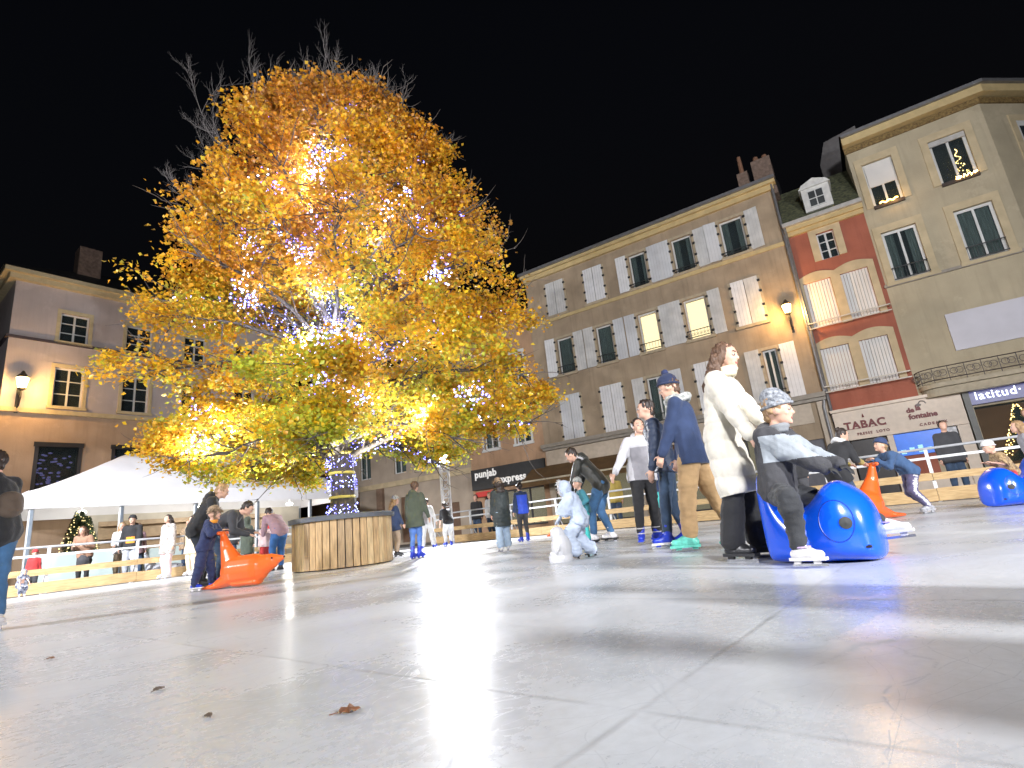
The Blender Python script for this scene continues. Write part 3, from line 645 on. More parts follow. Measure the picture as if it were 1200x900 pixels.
b = MB(); b.box(-.1, 12.05, -.1, 0, 9.72, 9.82, 1); b.box(-.12, 12.05, -.12, 0, 6.68, 6.86); b.box(-.1, 0, 0, 9, 9.72, 9.82, 1); b.box(-.12, 0, 0, 9, 6.68, 6.86); b.build('string_course', [LST, mat('dark_course', (.06, .05, .06), .7)], left)
b = MB(); b.add([(-.5, -.5, 12.6), (12.4, -.5, 12.6), (12.4, 9.5, 12.6), (-.5, 9.5, 12.6), (4.0, 4.5, 15.4), (9, 4.5, 15.4)], [(0, 1, 5, 4), (1, 2, 5), (2, 3, 4, 5), (3, 0, 4)]); rl = b.build('roof', SLATE, left)
c = MB().box(2.4, 3.3, 2.2, 3.0, 13.5, 15.6).build('chimney', brk, left)
wall_lantern((PLF[0]+.5*.602, PLF[1]+.5*.799, 7.55), AL, 'glowing street lantern near the corner of the pale town building', 1.2, 200)
# ------------------------------------------------------------------ rink fences
RAILG = mat('grey_steel_rail', (.42, .43, .45), .4, .1, 9)
def fence(name, p, q, label, n, base=True):
    p = Vector((*p, 0)); q = Vector((*q, 0)); L = (q-p).length; a = math.atan2(q.y-p.y, q.x-p.x)
    r_ = empty(name, p, a); tag(r_, label, 'fence', 'fences round the rink')
    for i in range(n+1):
        x = L*i/n; b = MB(); b.box(x-.03, x+.03, -.0, .05, 0, 1.06); b.box(x-.025, x+.025, .05, .42, 0, .05); b.tube((x, .40, .04), (x, .05, .6), .018, n=6); b.build('post', WHITE, r_)
    b = MB(); b.tube((0, .02, 1.08), (L, .02, 1.08), .026, n=8); b.build('top_rail', RAILG, r_)
    b = MB(); b.box(0, L, -.012, -.001, .86, .91); b.build('rail', WHITE, r_)
    k = int(L/3)+1
    for z0, z1 in ((.44, .58), (.02, .27)):
        b = MB()
        for i in range(k): b.box(L*i/k+.004, L*(i+1)/k-.004, -.045, -.013, z0+random.uniform(-.006, .006), z1+random.uniform(-.006, .006))
        b.build('board', WOOD, r_)
    return r_
Cc = (-4.67, 22.0)
fence('rink_fence', (Cc[0]+1.5*.777, Cc[1]-1.5*.629), (8.4, 11.4), 'white railed rink fence with pine boards before the restaurant and awning', 8)
fence('rink_fence', (8.4, 11.4), (8.4+9*.777, 11.4-9*.629), 'rink fence run in front of the tobacco and neon shopfronts', 4)
fence('rink_fence', (-11.3-.616*4, 13.5-.788*4), (-11.3+.616*7, 13.5+.788*7), 'rink fence with pine boards in front of the white tent', 6)
# ------------------------------------------------------------------ white tent beyond the left fence
TP = (-15.1, 16.4, 0); TA = math.atan2(.799, .602)
tent = empty('marquee_tent', TP, TA); tag(tent, 'large white peaked marquee tent behind the left rink fence', 'tent')
CAN = mat('white_canvas', (.84, .84, .87), .55, .03, 2, .15, 4)
TL, TD = 12.0, 5.0
def sagroof():
    b = MB(); nx, ny = 40, 16; v = []
    for j in range(ny+1):
        for i in range(nx+1):
            x = TL*i/nx; y = TD*j/ny
            u1 = min(x/3.2, (TL-x)/3.2, 1); v1 = min(y/2.5, (TD-y)/2.5, 1); t = min(u1, v1)
            z = 2.95+1.65*(t**1.12)+.02*sin(x*2.2)*sin(y*3)*t
            v.append((x, y, z))
    f = [(j*(nx+1)+i, j*(nx+1)+i+1, (j+1)*(nx+1)+i+1, (j+1)*(nx+1)+i) for j in range(ny) for i in range(nx)]
    return b.add(v, f)
sagroof().build('roof', CAN, tent, True)
b = MB(); b.box(0, TL, -.02, .0, 2.42, 2.96); b.box(0, TL, TD, TD+.02, 2.42, 2.96); b.box(-.02, 0, 0, TD, 2.42, 2.96); b.box(TL, TL+.02, 0, TD, 2.42, 2.96); b.build('valance', CAN, tent)
for i in range(6):
    for y in (.05, TD-.1):
        x = .08+(TL-.25)*i/5; b = MB(); b.box(x, x+.12, y, y+.12, 0, 2.5); b.box(x+.02, x+.10, y-.02, y, 0.1, 2.4, 1); b.build('leg', [WHITE, mat('aluminium_groove', (.25, .3, .36), .4, metal=.5)], tent)
b = MB(); b.box(.2, 2.9, .3, .33, 0, 1.0); b.box(3.1, 7.2, .9, .93, 0, .95); b.build('side_panel', mat('pale_mint_panel', (.52, .62, .60), .5, .05, 2), tent)
b = MB(); b.box(2.6, TL-.2, TD-.16, TD-.13, 0, 2.5); b.build('back_cloth', mat('cream_cloth', (.6, .56, .48), .8, .12, 1.5), tent)
for k in range(3):
    d = bpy.data.lights.new('tent_light', 'POINT'); d.energy = 130; d.color = (1, .95, .86); d.shadow_soft_size = .15
    o = bpy.data.objects.new('tent_light', d); COL.objects.link(o); o.parent = tent; o.location = (2+4*k, 2.6, 2.35)
    b = MB(); b.lathe([(.11, 2.40), (.16, 2.46), (.1, 2.52)], 12, c=(2+4*k, 2.6)); b.tube((2+4*k, 2.6, 2.5), (2+4*k, 2.6, 3.8), .008, n=4); b.build('lamp', glow('tent_lamp', (1, .95, .85), 6), tent)
ct = empty('skate_hire_counter', (TP[0]+5.2*.602-3.2*.799, TP[1]+5.2*.799+3.2*.602, 0), TA); tag(ct, 'wooden counter with coloured skates on shelves inside the white tent', 'counter')
MB().box(-2.2, 5, 0, .6, 0, .95).box(-2.3, 5.1, -.05, .65, .95, 1.0).build('counter_top', mat('counter_wood', (.35, .24, .14), .6, .2, 4), ct)
b = MB(); b.box(-2.2, 5, 1.1, 1.15, 0, 2.2)
for z in (.5, 1.0, 1.5, 2.0): b.box(-2.2, 5, .8, 1.09, z, z+.03)
b.build('shelf', mat('shelf_wood', (.4, .3, .2), .6), ct)
b = MB()
for z in (1.03, 1.53, 2.03):
    for i in range(40):
        x = -2.1+i*.175; b.box(x, x+.11, .82, 1.02, z+.03, z+.13, i*7 % 3); b.box(x+.0, x+.1, .92, 1.03, z+.13, z+.26, i*7 % 3)
0 and b.build('skate_row', [mat('hire_skate_red', (.4, .06, .05), .5), mat('hire_skate_blue', (.05, .1, .45), .5), mat('hire_skate_white', (.6, .6, .6), .5)], ct)
def small_fir(loc, h, label):
    r_ = empty('decorated_fir', loc); tag(r_, label, 'fir tree', 'decorated firs by the tent')
    MB().tube((0, 0, 0), (0, 0, h*.9), .04, .01, 6).build('trunk', mat('fir_trunk', (.06, .04, .02), .8), r_)
    v = []; f = []; n = 2200
    for i in range(n):
        t = random.random()**.8; rad = (1-t)*h*.27+.04; a = random.random()*2*pi; q = sqrt(random.random()); x, y, z = rad*q*cos(a), rad*q*sin(a), .25+t*(h-.3)-.1*q
        L = .12; dx, dy = cos(a), sin(a); k = len(v)
        v += [(x, y, z+.02), (x+dx*L-dy*.03, y+dy*L+dx*.03, z-.03), (x+dx*L+dy*.03, y+dy*L-dx*.03, z-.05)]; f.append((k, k+1, k+2))
    MB().add(v, f).build('crown', mat('fir_needles', (.06, .10, .04), .7, .4, 6), r_)
    b = MB()
    for i in range(110):
        t = random.random(); a = random.random()*2*pi; rad = (1-t)*h*.29+.06; b.ball((rad*cos(a), rad*sin(a), .3+t*(h-.4)), .022, 5)
    b.build('string_bulbs', glow('fir_bulbs', (1, .8, .35), 1.6), r_)
small_fir((-15.9, 19.4, 0), 2.6, 'decorated fir under the near end of the tent beside the first post')
small_fir((-15.0, 18.6, 0), 2.3, 'shorter decorated fir under the tent beside the spectators')
# ------------------------------------------------------------------ floodlight tower
TW = (-2.66, 18.8, 0)
tw = empty('floodlight_tower', TW, R(20)); tag(tw, 'slim aluminium truss tower with a blazing floodlight behind the fence', 'floodlight')
b = MB(); cr = [(-.13, -.13), (.13, -.13), (.13, .13), (-.13, .13)]
for x, y in cr: b.tube((x, y, 0), (x, y, 2.7), .025, n=6)
for k in range(9):
    z = .05+k*.3
    for i in range(4):
        a, c = cr[i], cr[(i+1) % 4]; b.tube((*a, z), (*c, z+.28), .012, n=5); b.tube((*a, z), (*c, z), .012, n=5)
b.box(-.35, .35, -.35, .35, 0, .03); b.build('truss', mat('aluminium', (.6, .6, .62), .3, metal=.6), tw)
hd = MB().box(-.2, .2, -.10, .08, 2.72, 3.02).build('lamp_head', mat('lamp_housing', (.05, .05, .05), .5), tw)
MB().box(-.18, .18, -.118, -.102, 2.74, 3.0).build('lamp_lens', glow('flood_lens', (.97, .98, 1), 12), hd)
MB().tube((-.24, 0, 2.7), (-.24, 0, 2.9), .015).tube((.24, 0, 2.7), (.24, 0, 2.9), .015).tube((-.24, 0, 2.7), (.24, 0, 2.7), .015).build('yoke', IRON, tw)
# ------------------------------------------------------------------ planter
PT = (-3.64, 10.95, 0)
pl = empty('round_planter', PT); tag(pl, 'round planter clad in upright weathered planks with grey rim', 'planter')
for k, wc in enumerate([(.46, .31, .16), (.36, .25, .14), (.30, .26, .21), (.55, .40, .22)]): mat('plank_%d' % k, wc, .7, .25, 4, .35, 30, stretch=(8, 8, 1))
b = MB(); n = 44; rr = .94
for i in range(n):
    t = 2*pi*i/n; hw = pi*rr/n*.86; cx, cy = cos(t), sin(t); tx, ty = -cy, cx; z1 = .885+random.uniform(-.01, .01); dr = random.uniform(-.008, .008)
    v = []
    for z in (.02, z1):
        for r_ in (rr-.03+dr, rr+dr):
            for s_ in (-hw, hw): v.append((cx*r_+tx*s_, cy*r_+ty*s_, z))
    b.add(v, [(0, 2, 3, 1), (4, 5, 7, 6), (0, 1, 5, 4), (2, 6, 7, 3), (0, 4, 6, 2), (1, 3, 7, 5)], random.choice([0, 0, 1, 2, 3]))
b.build('planks', [MATS['plank_%d' % k] for k in range(4)], pl)
MB().lathe([(.89, .02), (.89, .86)], 40).build('liner', mat('dark_liner', (.03, .028, .025), .9), pl)
MB().lathe([(.84, .87), (1.0, .87), (1.01, .95), (.96, .965), (.84, .965)], 48).build('rim', mat('grey_rim', (.10, .11, .13), .6, .2, 6), pl)
MB().lathe([(.01, .90), (.92, .93), (.92, .90)], 30).build('soil', mat('soil', (.05, .035, .025), .95, .4, 12, .8, 20), pl)
# ------------------------------------------------------------------ the autumn tree
tree = empty('autumn_tree', (PT[0], PT[1], .9)); tag(tree, 'huge tree with yellow and orange autumn leaves wrapped in blue-white lights', 'tree')
T0 = Vector((0, 0, 0))
def env_r(z):   # crown radius over height above the ice
    return float(np.interp(z, [1.9, 2.3, 3, 4.2, 5.5, 6.8, 8, 8.9, 9.7, 10.4, 11.0], [3.0, 3.9, 4.25, 4.2, 3.95, 3.6, 3.15, 2.6, 2.05, 1.25, .3]))
BARK = mat('grey_bark', (.085, .075, .07), .9, .3, 8, .8, 14, stretch=(3, 3, .6))
trunk = MB(); pts = [Vector((.02*sin(z*1.3), .03*cos(z), z)) for z in np.linspace(-.05, 10.2, 22)]; rs = [max(.03, .235*(1-z/11)**.9)+(.06*math.exp(-z*4)) for z in np.linspace(0, 10.2, 22)]
trunk.path(pts, rs, 14)
twigs = MB(); leafpts = []; tops = []; limbs = []
tips = []
def grow(p, d, L, r, lvl, leafy=True):
    n = 5; pts = [p]; q = p.copy(); dd = d.copy()
    for i in range(n):
        dd = (dd+Vector((random.gauss(0, .12), random.gauss(0, .12), random.gauss(.03, .10)))).normalized(); q = q+dd*L/n; pts.append(q.copy())
    rs_ = [r*(1-.8*i/n) for i in range(n+1)]
    (trunk if lvl == 0 else twigs).path(pts, rs_, 7 if lvl == 0 else 4)
    return pts, dd
NL = 104
for i in range(NL):
    f = (i+.5)/NL; z0 = 1.95+7.0*f**.92; a = i*2.39996+random.uniform(-.3, .3)
    zt = min(10.2, z0+.9+ (.25 if f < .25 else 1.3*f)+random.uniform(-.3, .5)); 
    if f < .2: zt = z0+random.uniform(-.75, .5)
    rE = env_r(zt)*random.uniform(.78, .98)*(.94 if cos(a) < 0 else 1)*(1+.05*sin(a*3+1))
    tgt = Vector((rE*cos(a)+.12+(.2*cos(a) if cos(a) > 0 and zt < 4.5 else 0), rE*sin(a)*.86, zt-.9)); p0 = Vector((0, 0, z0-.9)); d = (tgt-p0); L = d.length; d.normalize()
    # bow: leave upward then arc outwards
    n = 8; pts = []
    for k in range(n+1):
        t = k/n; q = p0.lerp(tgt, t)+Vector((random.gauss(0, .05), random.gauss(0, .05), .14*L*sin(pi*t)*(1 if f > .15 else .9)))
        pts.append(q)
    r_ = .082*(1-f*.6)
    trunk.path(pts, [r_*(1-.86*k/n) for k in range(n+1)], 6); limbs.append(pts)
    for k in range(2, n+1):
        for s_ in range(3 if k < 5 else 4):
            t = random.random(); base = pts[k-1].lerp(pts[k], t); out = (pts[k]-pts[k-1]).normalized()
            dd = (out*.7+Vector((random.gauss(0, .7), random.gauss(0, .7), random.gauss(.12, .35)))).normalized()
            l2 = random.uniform(.5, 1.15)*(1-.35*f); p2, de = grow(base, dd, l2, .018, 1)
            for pp in p2[1:]: leafpts.append((pp, .17))
            for s3 in range(2):
                dd3 = (de+Vector((random.gauss(0, .6), random.gauss(0, .6), random.gauss(.1, .4)))).normalized(); p3, _ = grow(p2[random.randint(2, 5)], dd3, random.uniform(.25, .6), .008, 2)
                for pp in p3[1:]: leafpts.append((pp, .12))
                tips.append((p3[-1], dd3, f))
# bare twigs that stand out above and beside the crown
bare = MB()
def spray(p, d, L, depth=3, r=.009):
    n = 4; q = p.copy(); dd = d.copy(); pts = [q.copy()]
    for i in range(n): dd = (dd+Vector((random.gauss(0, .10), random.gauss(0, .10), random.gauss(.05, .08)))).normalized(); q = q+dd*L/n; pts.append(q.copy())
    bare.path(pts, [r*(1-.6*i/n) for i in range(n+1)], 4)
    if depth:
        for k in range(1, n+1):
            for _ in range(2 if k > 1 else 1): spray(pts[k], (dd+Vector((random.gauss(0, .45), random.gauss(0, .45), random.gauss(.15, .3)))).normalized(), L*random.uniform(.35, .55), depth-1, r*.55)
for (x, y, z, dx, dy, dz, L) in [(-1.8, -.2, 8.3, -.45, -.1, 1, 2.4), (-1.4, .3, 8.7, -.2, 0, 1, 2.3), (-2.1, .2, 8.2, -.7, .1, .8, 2.0), (-2.5, 0, 7.6, -.75, 0, .65, 1.5), (-.8, 0, 9.6, -.15, 0, 1, 1.6), (-.3, .2, 9.9, -.05, 0, 1, 1.5), (.1, -.4, 9.9, .05, 0, 1, 1.4), (.5, 0, 9.7, .15, 0, 1, 1.6), (.9, .2, 9.4, .25, 0, 1, 1.5), (1.3, -.2, 9.0, .4, 0, 1, 1.4), (1.9, 0, 8.2, .7, 0, .6, 1.0)]:
    spray(Vector((x, y, z-.9)), Vector((dx, dy, dz)).normalized(), L)
trunk.build('trunk', BARK, tree, True); twigs.build('twigs', mat('twig_bark', (.10, .085, .075), .9), tree); bare.build('bare_twigs', mat('pale_twig', (.17, .155, .15), .9), tree)
# leaves
LM = bpy.data.materials.new('autumn_leaf'); LM.use_nodes = True; n = LM.node_tree; L = n.links; b = n.nodes['Principled BSDF']; b.inputs['Roughness'].default_value = .38
at = n.nodes.new('ShaderNodeAttribute'); at.attribute_name = 'leaf_tone'
rp = n.nodes.new('ShaderNodeValToRGB'); rp.color_ramp.elements[0].position = 0; rp.color_ramp.elements[0].color = (.50, .56, .05, 1)
rp.color_ramp.elements[1].position = 1; rp.color_ramp.elements[1].color = (.24, .11, .035, 1)
for p_, c_ in ((.2, (.85, .56, .02, 1)), (.42, (.84, .43, .015, 1)), (.66, (.66, .27, .018, 1)), (.86, (.42, .17, .03, 1))):
    e = rp.color_ramp.elements.new(p_); e.color = c_
L.new(at.outputs['Fac'], rp.inputs[0])
a2 = n.nodes.new('ShaderNodeAttribute'); a2.attribute_name = 'leaf_brightness'; hsv = n.nodes.new('ShaderNodeHueSaturation'); mrg = n.nodes.new('ShaderNodeMapRange'); mrg.inputs[3].default_value = .55; mrg.inputs[4].default_value = 1.12
L.new(a2.outputs['Fac'], mrg.inputs[0]); L.new(mrg.outputs[0], hsv.inputs['Value']); ms = n.nodes.new('ShaderNodeMapRange'); ms.inputs[3].default_value = .95; ms.inputs[4].default_value = 1.0; L.new(a2.outputs['Fac'], ms.inputs[0]); L.new(ms.outputs[0], hsv.inputs['Saturation']); L.new(rp.outputs[0], hsv.inputs['Color'])
L.new(hsv.outputs[0], b.inputs['Base Color'])
tl = n.nodes.new('ShaderNodeBsdfTranslucent'); L.new(hsv.outputs[0], tl.inputs[0]); mx = n.nodes.new('ShaderNodeMixShader'); mx.inputs[0].default_value = .42
L.new(b.outputs[0], mx.inputs[1]); L.new(tl.outputs[0], mx.inputs[2]); L.new(mx.outputs[0], n.nodes['Material Output'].inputs[0])
NLEAF = 250000
P = np.array([tuple(p) for p, _ in leafpts]); SG = np.array([s for _, s in leafpts])
zz = P[:, 2]+.9; rad = np.hypot(P[:, 0], P[:, 1]); er = np.interp(zz, [1.9, 2.3, 3, 4.2, 5.5, 6.8, 8, 8.9, 9.7, 10.4, 11.0], [3.0, 3.9, 4.25, 4.2, 3.95, 3.6, 3.15, 2.6, 2.05, 1.25, .3])
keep = (zz > np.where(P[:, 0] > 0, 2.15, 1.75)+.9*np.clip(1.6-rad, 0, 1)) & ~((P[:, 1] < -.3) & (rad < 1.5) & (zz < 2.7)) & (rad < er*(np.where(P[:, 0] < 0, np.where(zz < 5, .92, .98), 1.03)+.07*np.sin(P[:,2]*3+P[:,0]*2))) & (rad > .45)
wt = np.where(keep, .25+np.clip(rad/er, 0, 1)**1.5, 0)
# gaps: drop whole neighbourhoods
nv = np.array([noise.noise(Vector(p)*1.1) for p in P]); wt *= np.clip(.72+nv*2.6, .03, 1.5)
wt *= np.where((zz > 8.3) & (P[:, 0] < -1.2), .22, 1.0)*np.where(zz > 9.6, .8, 1)
wt *= np.where(zz < 3.2, 2.3, np.where(zz < 4.4, 1.6, 1))
for gx, gz in ((.32, 3.18), (.31, 7.12)):
    wt *= np.where((np.hypot((P[:, 0]-gx), (P[:, 2]-gz)) < .62) & (P[:, 1] < -.7), .06, 1)
idx = rng.choice(len(P), NLEAF, p=wt/wt.sum())
C_ = P[idx]+rng.normal(0, 1, (NLEAF, 3))*SG[idx][:, None]*np.array([1.1, 1.1, .6])
sz = rng.uniform(.024, .050, NLEAF)
# outward/upward biased normals, leaves hang
nrm = rng.normal(0, 1, (NLEAF, 3)); nrm[:, 2] += 1.5; nrm /= np.linalg.norm(nrm, axis=1)[:, None]
t1 = np.cross(nrm, rng.normal(0, 1, (NLEAF, 3))); t1 /= np.linalg.norm(t1, axis=1)[:, None]; t2 = np.cross(nrm, t1)
# lobed leaf outline of 7 points, slightly folded
shape = np.array([(-1, 0, 0), (-.35, .55, .12), (-.2, 1.0, .3), (.35, .6, .12), (1.15, 0, -.05), (.35, -.6, .12), (-.2, -1.0, .3), (-.35, -.55, .12)])
K = len(shape)
V = C_[:, None, :]+sz[:, None, None]*(shape[None, :, 0:1]*t1[:, None, :]+shape[None, :, 1:2]*t2[:, None, :]+shape[None, :, 2:3]*nrm[:, None, :])
me = bpy.data.meshes.new('foliage'); me.vertices.add(NLEAF*K); me.vertices.foreach_set('co', V.reshape(-1).astype(np.float32))
fc = np.array([(0, 1, 3, 4), (1, 2, 3, 3), (0, 4, 5, 7), (7, 5, 6, 6)])
quads = [(0, 1, 3, 4), (0, 4, 5, 7)]; tris = [(1, 2, 3), (7, 5, 6)]
base = (np.arange(NLEAF)*K)[:, None]
loops = np.concatenate([base+np.array(quads[0]), base+np.array(quads[1]), base+np.array(tris[0]), base+np.array(tris[1])], axis=1).reshape(-1)
me.loops.add(len(loops)); me.loops.foreach_set('vertex_index', loops.astype(np.int32))
starts = (np.arange(NLEAF)[:, None]*14+np.array([0, 4, 8, 11])).reshape(-1)
me.polygons.add(NLEAF*4); me.polygons.foreach_set('loop_start', starts.astype(np.int32))
me.update(calc_edges=True)
tone = np.clip(.12+.060*(C_[:, 2]-1.0)+.30*np.array([noise.noise(Vector(c)*.8+Vector((5, 0, 0))) for c in C_])+rng.normal(0, .14, NLEAF), 0, 1)  # yellow lamplight low in the crown put into leaf colour, besides random variety
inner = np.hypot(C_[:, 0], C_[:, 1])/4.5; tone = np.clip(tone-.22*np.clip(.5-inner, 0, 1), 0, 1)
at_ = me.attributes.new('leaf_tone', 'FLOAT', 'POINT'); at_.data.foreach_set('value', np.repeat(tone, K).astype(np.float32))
leaf_lum = np.clip(rng.beta(2.2, 1.5, NLEAF)+.45*np.array([noise.noise(Vector(c)*1.7+Vector((0, 9, 0))) for c in C_])-.10*np.clip((C_[:, 2]-4)/4, 0, 1), 0, 1)  # random leaf brightness; dimmer light of the upper crown put into it
a3 = me.attributes.new('leaf_brightness', 'FLOAT', 'POINT'); a3.data.foreach_set('value', np.repeat(leaf_lum, K).astype(np.float32))
me.validate(); fo = link('foliage', me, tree, LM)
# ------------------------------------------------------------------ strings of lights on the tree
sl = empty('string_lights', (PT[0], PT[1], .9)); tag(sl, 'strings of cold white and violet-blue bulbs wound round trunk and limbs', 'string lights')
bulb_w = glow('bulb_cold_white', (.52, .60, 1.0), 8); bulb_b = glow('bulb_violet_blue', (.15, .15, 1.0), 9)
bb = MB(); wr = MB()
def octa(c, r, mi): 
    x, y, z = c; bb.add([(x+r, y, z), (x-r, y, z), (x, y+r, z), (x, y-r, z), (x, y, z+r), (x, y, z-r)], [(0, 2, 4), (2, 1, 4), (1, 3, 4), (3, 0, 4), (2, 0, 5), (1, 2, 5), (3, 1, 5), (0, 3, 5)], mi)
def wind(pts, ra_, turns, nb, jit=.02, rb=.011):
    cum = [0]
    for i in range(len(pts)-1): cum.append(cum[-1]+(pts[i+1]-pts[i]).length)
    last = None
    for i in range(nb):
        s_ = cum[-1]*i/nb; k = max(j for j in range(len(cum)-1) if cum[j] <= s_); t = (s_-cum[k])/(cum[k+1]-cum[k]); c = pts[k].lerp(pts[k+1], t)
        d = (pts[k+1]-pts[k]).normalized(); a = d.orthogonal().normalized(); b_ = d.cross(a); th = 2*pi*turns*i/nb; r_ = ra_(s_/cum[-1])+.02
        p = c+(a*cos(th)+b_*sin(th))*r_+Vector((random.gauss(0, jit), random.gauss(0, jit), random.gauss(0, jit)))
        octa(p, rb*random.uniform(.7, 1.3), 0 if random.random() < .35 else 1)
        if last is not None and (p-last).length < .5: wr.tube(last, p, .004, n=3, caps=False)
        last = p
tp = [Vector((0, 0, z)) for z in np.linspace(.0, 9.6, 20)]
for band in ((.0, .22, 5), (.5, .8, 5), (.95, 1.15, 3)):
    wind([Vector((0, 0, band[0]+.04)), Vector((0, 0, band[1]+.04))], lambda t: .25, band[2], 110, .03)
wind(tp[3:], lambda t: .28*(1-t)+.03, 34, 1300, .05, .015)
for pts in limbs[::3]: wind(pts, lambda t: .10*(1-t)+.02, 14, 95, .035, .014)
LP_ = np.array([tuple(p) for p, _ in leafpts])
for cx0, cy0, cz0, nb2, rs2 in ((.31, -1.3, 7.12, 380, .55), (.32, -1.5, 3.18, 620, .62), (-.79, -1.3, 6.74, 60, .3), (1.72, -1.4, 6.03, 45, .25), (.01, -1.6, 4.96, 90, .4), (2.97, -1.2, 1.94, 60, .35), (2.5, -1.3, 4.38, 60, .35), (2.05, -1.2, 5.59, 40, .3), (.86, -1.6, 1.93, 80, .4), (-1.31, -1.3, 5.5, 50, .35), (-2.07, -1.2, 2.08, 50, .35), (-1.46, -1.6, 4.01, 70, .4), (1.24, -1.1, 7.33, 50, .3), (.1, -1.2, 5.9, 60, .4)):
    dd_ = np.linalg.norm(LP_-np.array((cx0, cy0, cz0)), axis=1); near = np.argsort(dd_)[:max(12, nb2//6)]; last = None
    for q_ in range(nb2):
        p = Vector(LP_[near[random.randrange(len(near))]]).lerp(Vector((cx0, cy0, cz0)), random.random()*.5)+Vector((random.gauss(0, rs2*.3), random.gauss(0, rs2*.3)-.12, random.gauss(0, rs2*.35)))
        octa(p, .019*random.uniform(.6, 1.35), 0 if random.random() < .5 else 1)
        if last is not None and (p-last).length < .35: wr.tube(last, p, .0035, n=3, caps=False)
        last = p
wr.build('wire', mat('string_wire', (.02, .03, .02), .6), sl); o = bb.build('bulbs', [bulb_w, bulb_b], sl); tag(o, kind='stuff')
for z in (.40, .88, 1.28): MB().lathe([(.25, z), (.262, z+.02), (.25, z+.05)], 20).build('yellow_strap', mat('yellow_strap', (.6, .5, .1), .5, emit=(1, .9, .3), es=.1), sl)
for (x, y, z, e, s_) in ((-.1, -1.0, 4.1, 420, .16), (-.15, -.8, 5.3, 110, .25), (-.1, -.9, 8.0, 330, .16), (-.9, -.6, 7.4, 70, .2), (.1, -.9, 2.3, 240, .25), (1.9, -1.2, 2.4, 260, .2), (-2.2, -1.2, 2.2, 260, .2), (1.2, -1.0, 6.4, 60, .2)):
    d = bpy.data.lights.new('string_glow_light', 'SPOT' if z < 5.6 else 'POINT'); d.energy = e; d.color = (.70, .74, 1.0); d.shadow_soft_size = s_
    if z < 5.6: d.spot_size = R(158); d.spot_blend = .25
    o = bpy.data.objects.new('string_glow_light', d); COL.objects.link(o); o.parent = sl; o.location = (x, y, z-.9); o.rotation_euler = (pi, 0, 0)
# added unseen spots at the planter, no fixtures built, washing the crown from below
for (x, y, rz_, lb) in ((-.62, -.45, 200, 'added upward spot without fixture, left of the trunk'), (.62, -.45, 160, 'added upward spot without fixture, right of the trunk')):
    d = bpy.data.lights.new('added_uplight', 'SPOT'); d.energy = 620; d.color = (1, .95, .85); d.shadow_soft_size = .06; d.spot_size = R(104); d.spot_blend = .7
    o = bpy.data.objects.new('added_uplight', d); COL.objects.link(o); o.location = (PT[0]+x, PT[1]+y, 1.12); o.rotation_euler = (Vector((x*.5, y*1.0, 1.6))).to_track_quat('-Z', 'Y').to_euler()
# fallen leaves on the ice
def fallen(loc, s_, rz_, label, col):
    sh = []; 
    for i in range(22):
        t = 2*pi*i/22; r_ = (.62+.38*abs(cos(2.5*t)))*s_; sh.append((r_*cos(t), r_*sin(t)))
    v = [(0, 0, .012)]+[(x, y, .004+.35*abs(y)*(.6+.4*sin(9*x/s_))) for x, y in sh]; v += [(x, y, z+.002) for x, y, z in v]
    k = len(sh); f = [(0, 1+i, 1+(i+1) % k) for i in range(k)]+[(k+1, k+2+(i+1) % k, k+2+i) for i in range(k)]+[(1+i, k+2+i, k+2+(i+1) % k, 1+(i+1) % k) for i in range(k)]
    o = MB().add(v, f).tube((-.9*s_, 0, .006), (-1.7*s_, .1*s_, .004), .0016, n=4).build('fallen_leaf', mat(col[0], col[1], .7, .3, 30), None); o.location = loc; o.rotation_euler = (0, 0, rz_)
    tag(o, label, 'leaf', 'fallen leaves on the rink'); return o
BR = ('brown_leaf', (.20, .08, .035)); GR = ('greyed_leaf', (.12, .085, .06))
fallen((-.56, 1.70, 0), .032, .4, 'largest fallen leaf, reddish brown, alone on the pale panels', BR)
fallen((-1.45, 2.22, 0), .020, 1.4, 'small dark leaf beyond the reddish brown one', GR)
fallen((-1.02, 1.80, 0), .012, 2.4, 'tiny grey scrap of leaf between the two larger leaves', GR)
fallen((-2.75, 3.25, 0), .02, .2, 'little brown leaf toward the orange seal', BR)
fallen((.99, .98, 0), .006, 1, 'tiny dark leaf crumb close to the camera', GR)
# ------------------------------------------------------------------ people
def capsule(b, p0, ra_, p1, rb_, wide=None, n=14):
    """rounded tapered limb; wide=(axis, factor) squashes or widens the cross-section"""
    p0 = Vector(p0); p1 = Vector(p1); d = p1-p0
    if d.length < 1e-5: d = Vector((0, 0, 1e-4)); p1 = p0+d
    d.normalize(); a = d.orthogonal().normalized(); c = d.cross(a); v = []; f = []; rings = []
    for k in range(4): t = -pi/2+(pi/2)*k/4+.001; rings.append((p0+d*ra_*sin(t), ra_*cos(t)))
    rings.append((p0, ra_)); rings.append((p1, rb_))
    for k in range(1, 5): t = (pi/2)*k/4-.001; rings.append((p1+d*rb_*sin(t), rb_*cos(t)))
    for c0, r_ in rings:
        for i in range(n):
            th = 2*pi*i/n; o_ = (a*cos(th)+c*sin(th))*max(r_, 1e-4)
            if wide:
                ax, kf = wide; o_ = o_+ax*(o_.dot(ax))*(kf-1)
            v.append(c0+o_)
    for j in range(len(rings)-1):
        for i in range(n): f.append((j*n+i, j*n+(i+1) % n, (j+1)*n+(i+1) % n, (j+1)*n+i))
    f.append(tuple(range(n-1, -1, -1))); f.append(tuple((len(rings)-1)*n+i for i in range(n)))
    b.add(v, f)
def ellip(b, c, r, M3=None, n=16):
    t = MB().ball((0, 0, 0), r, n); vs = [Vector(p) for p in t.v]
    if M3 is not None: vs = [M3 @ p for p in vs]
    c = Vector(c); b.add([p+c for p in vs], t.f)
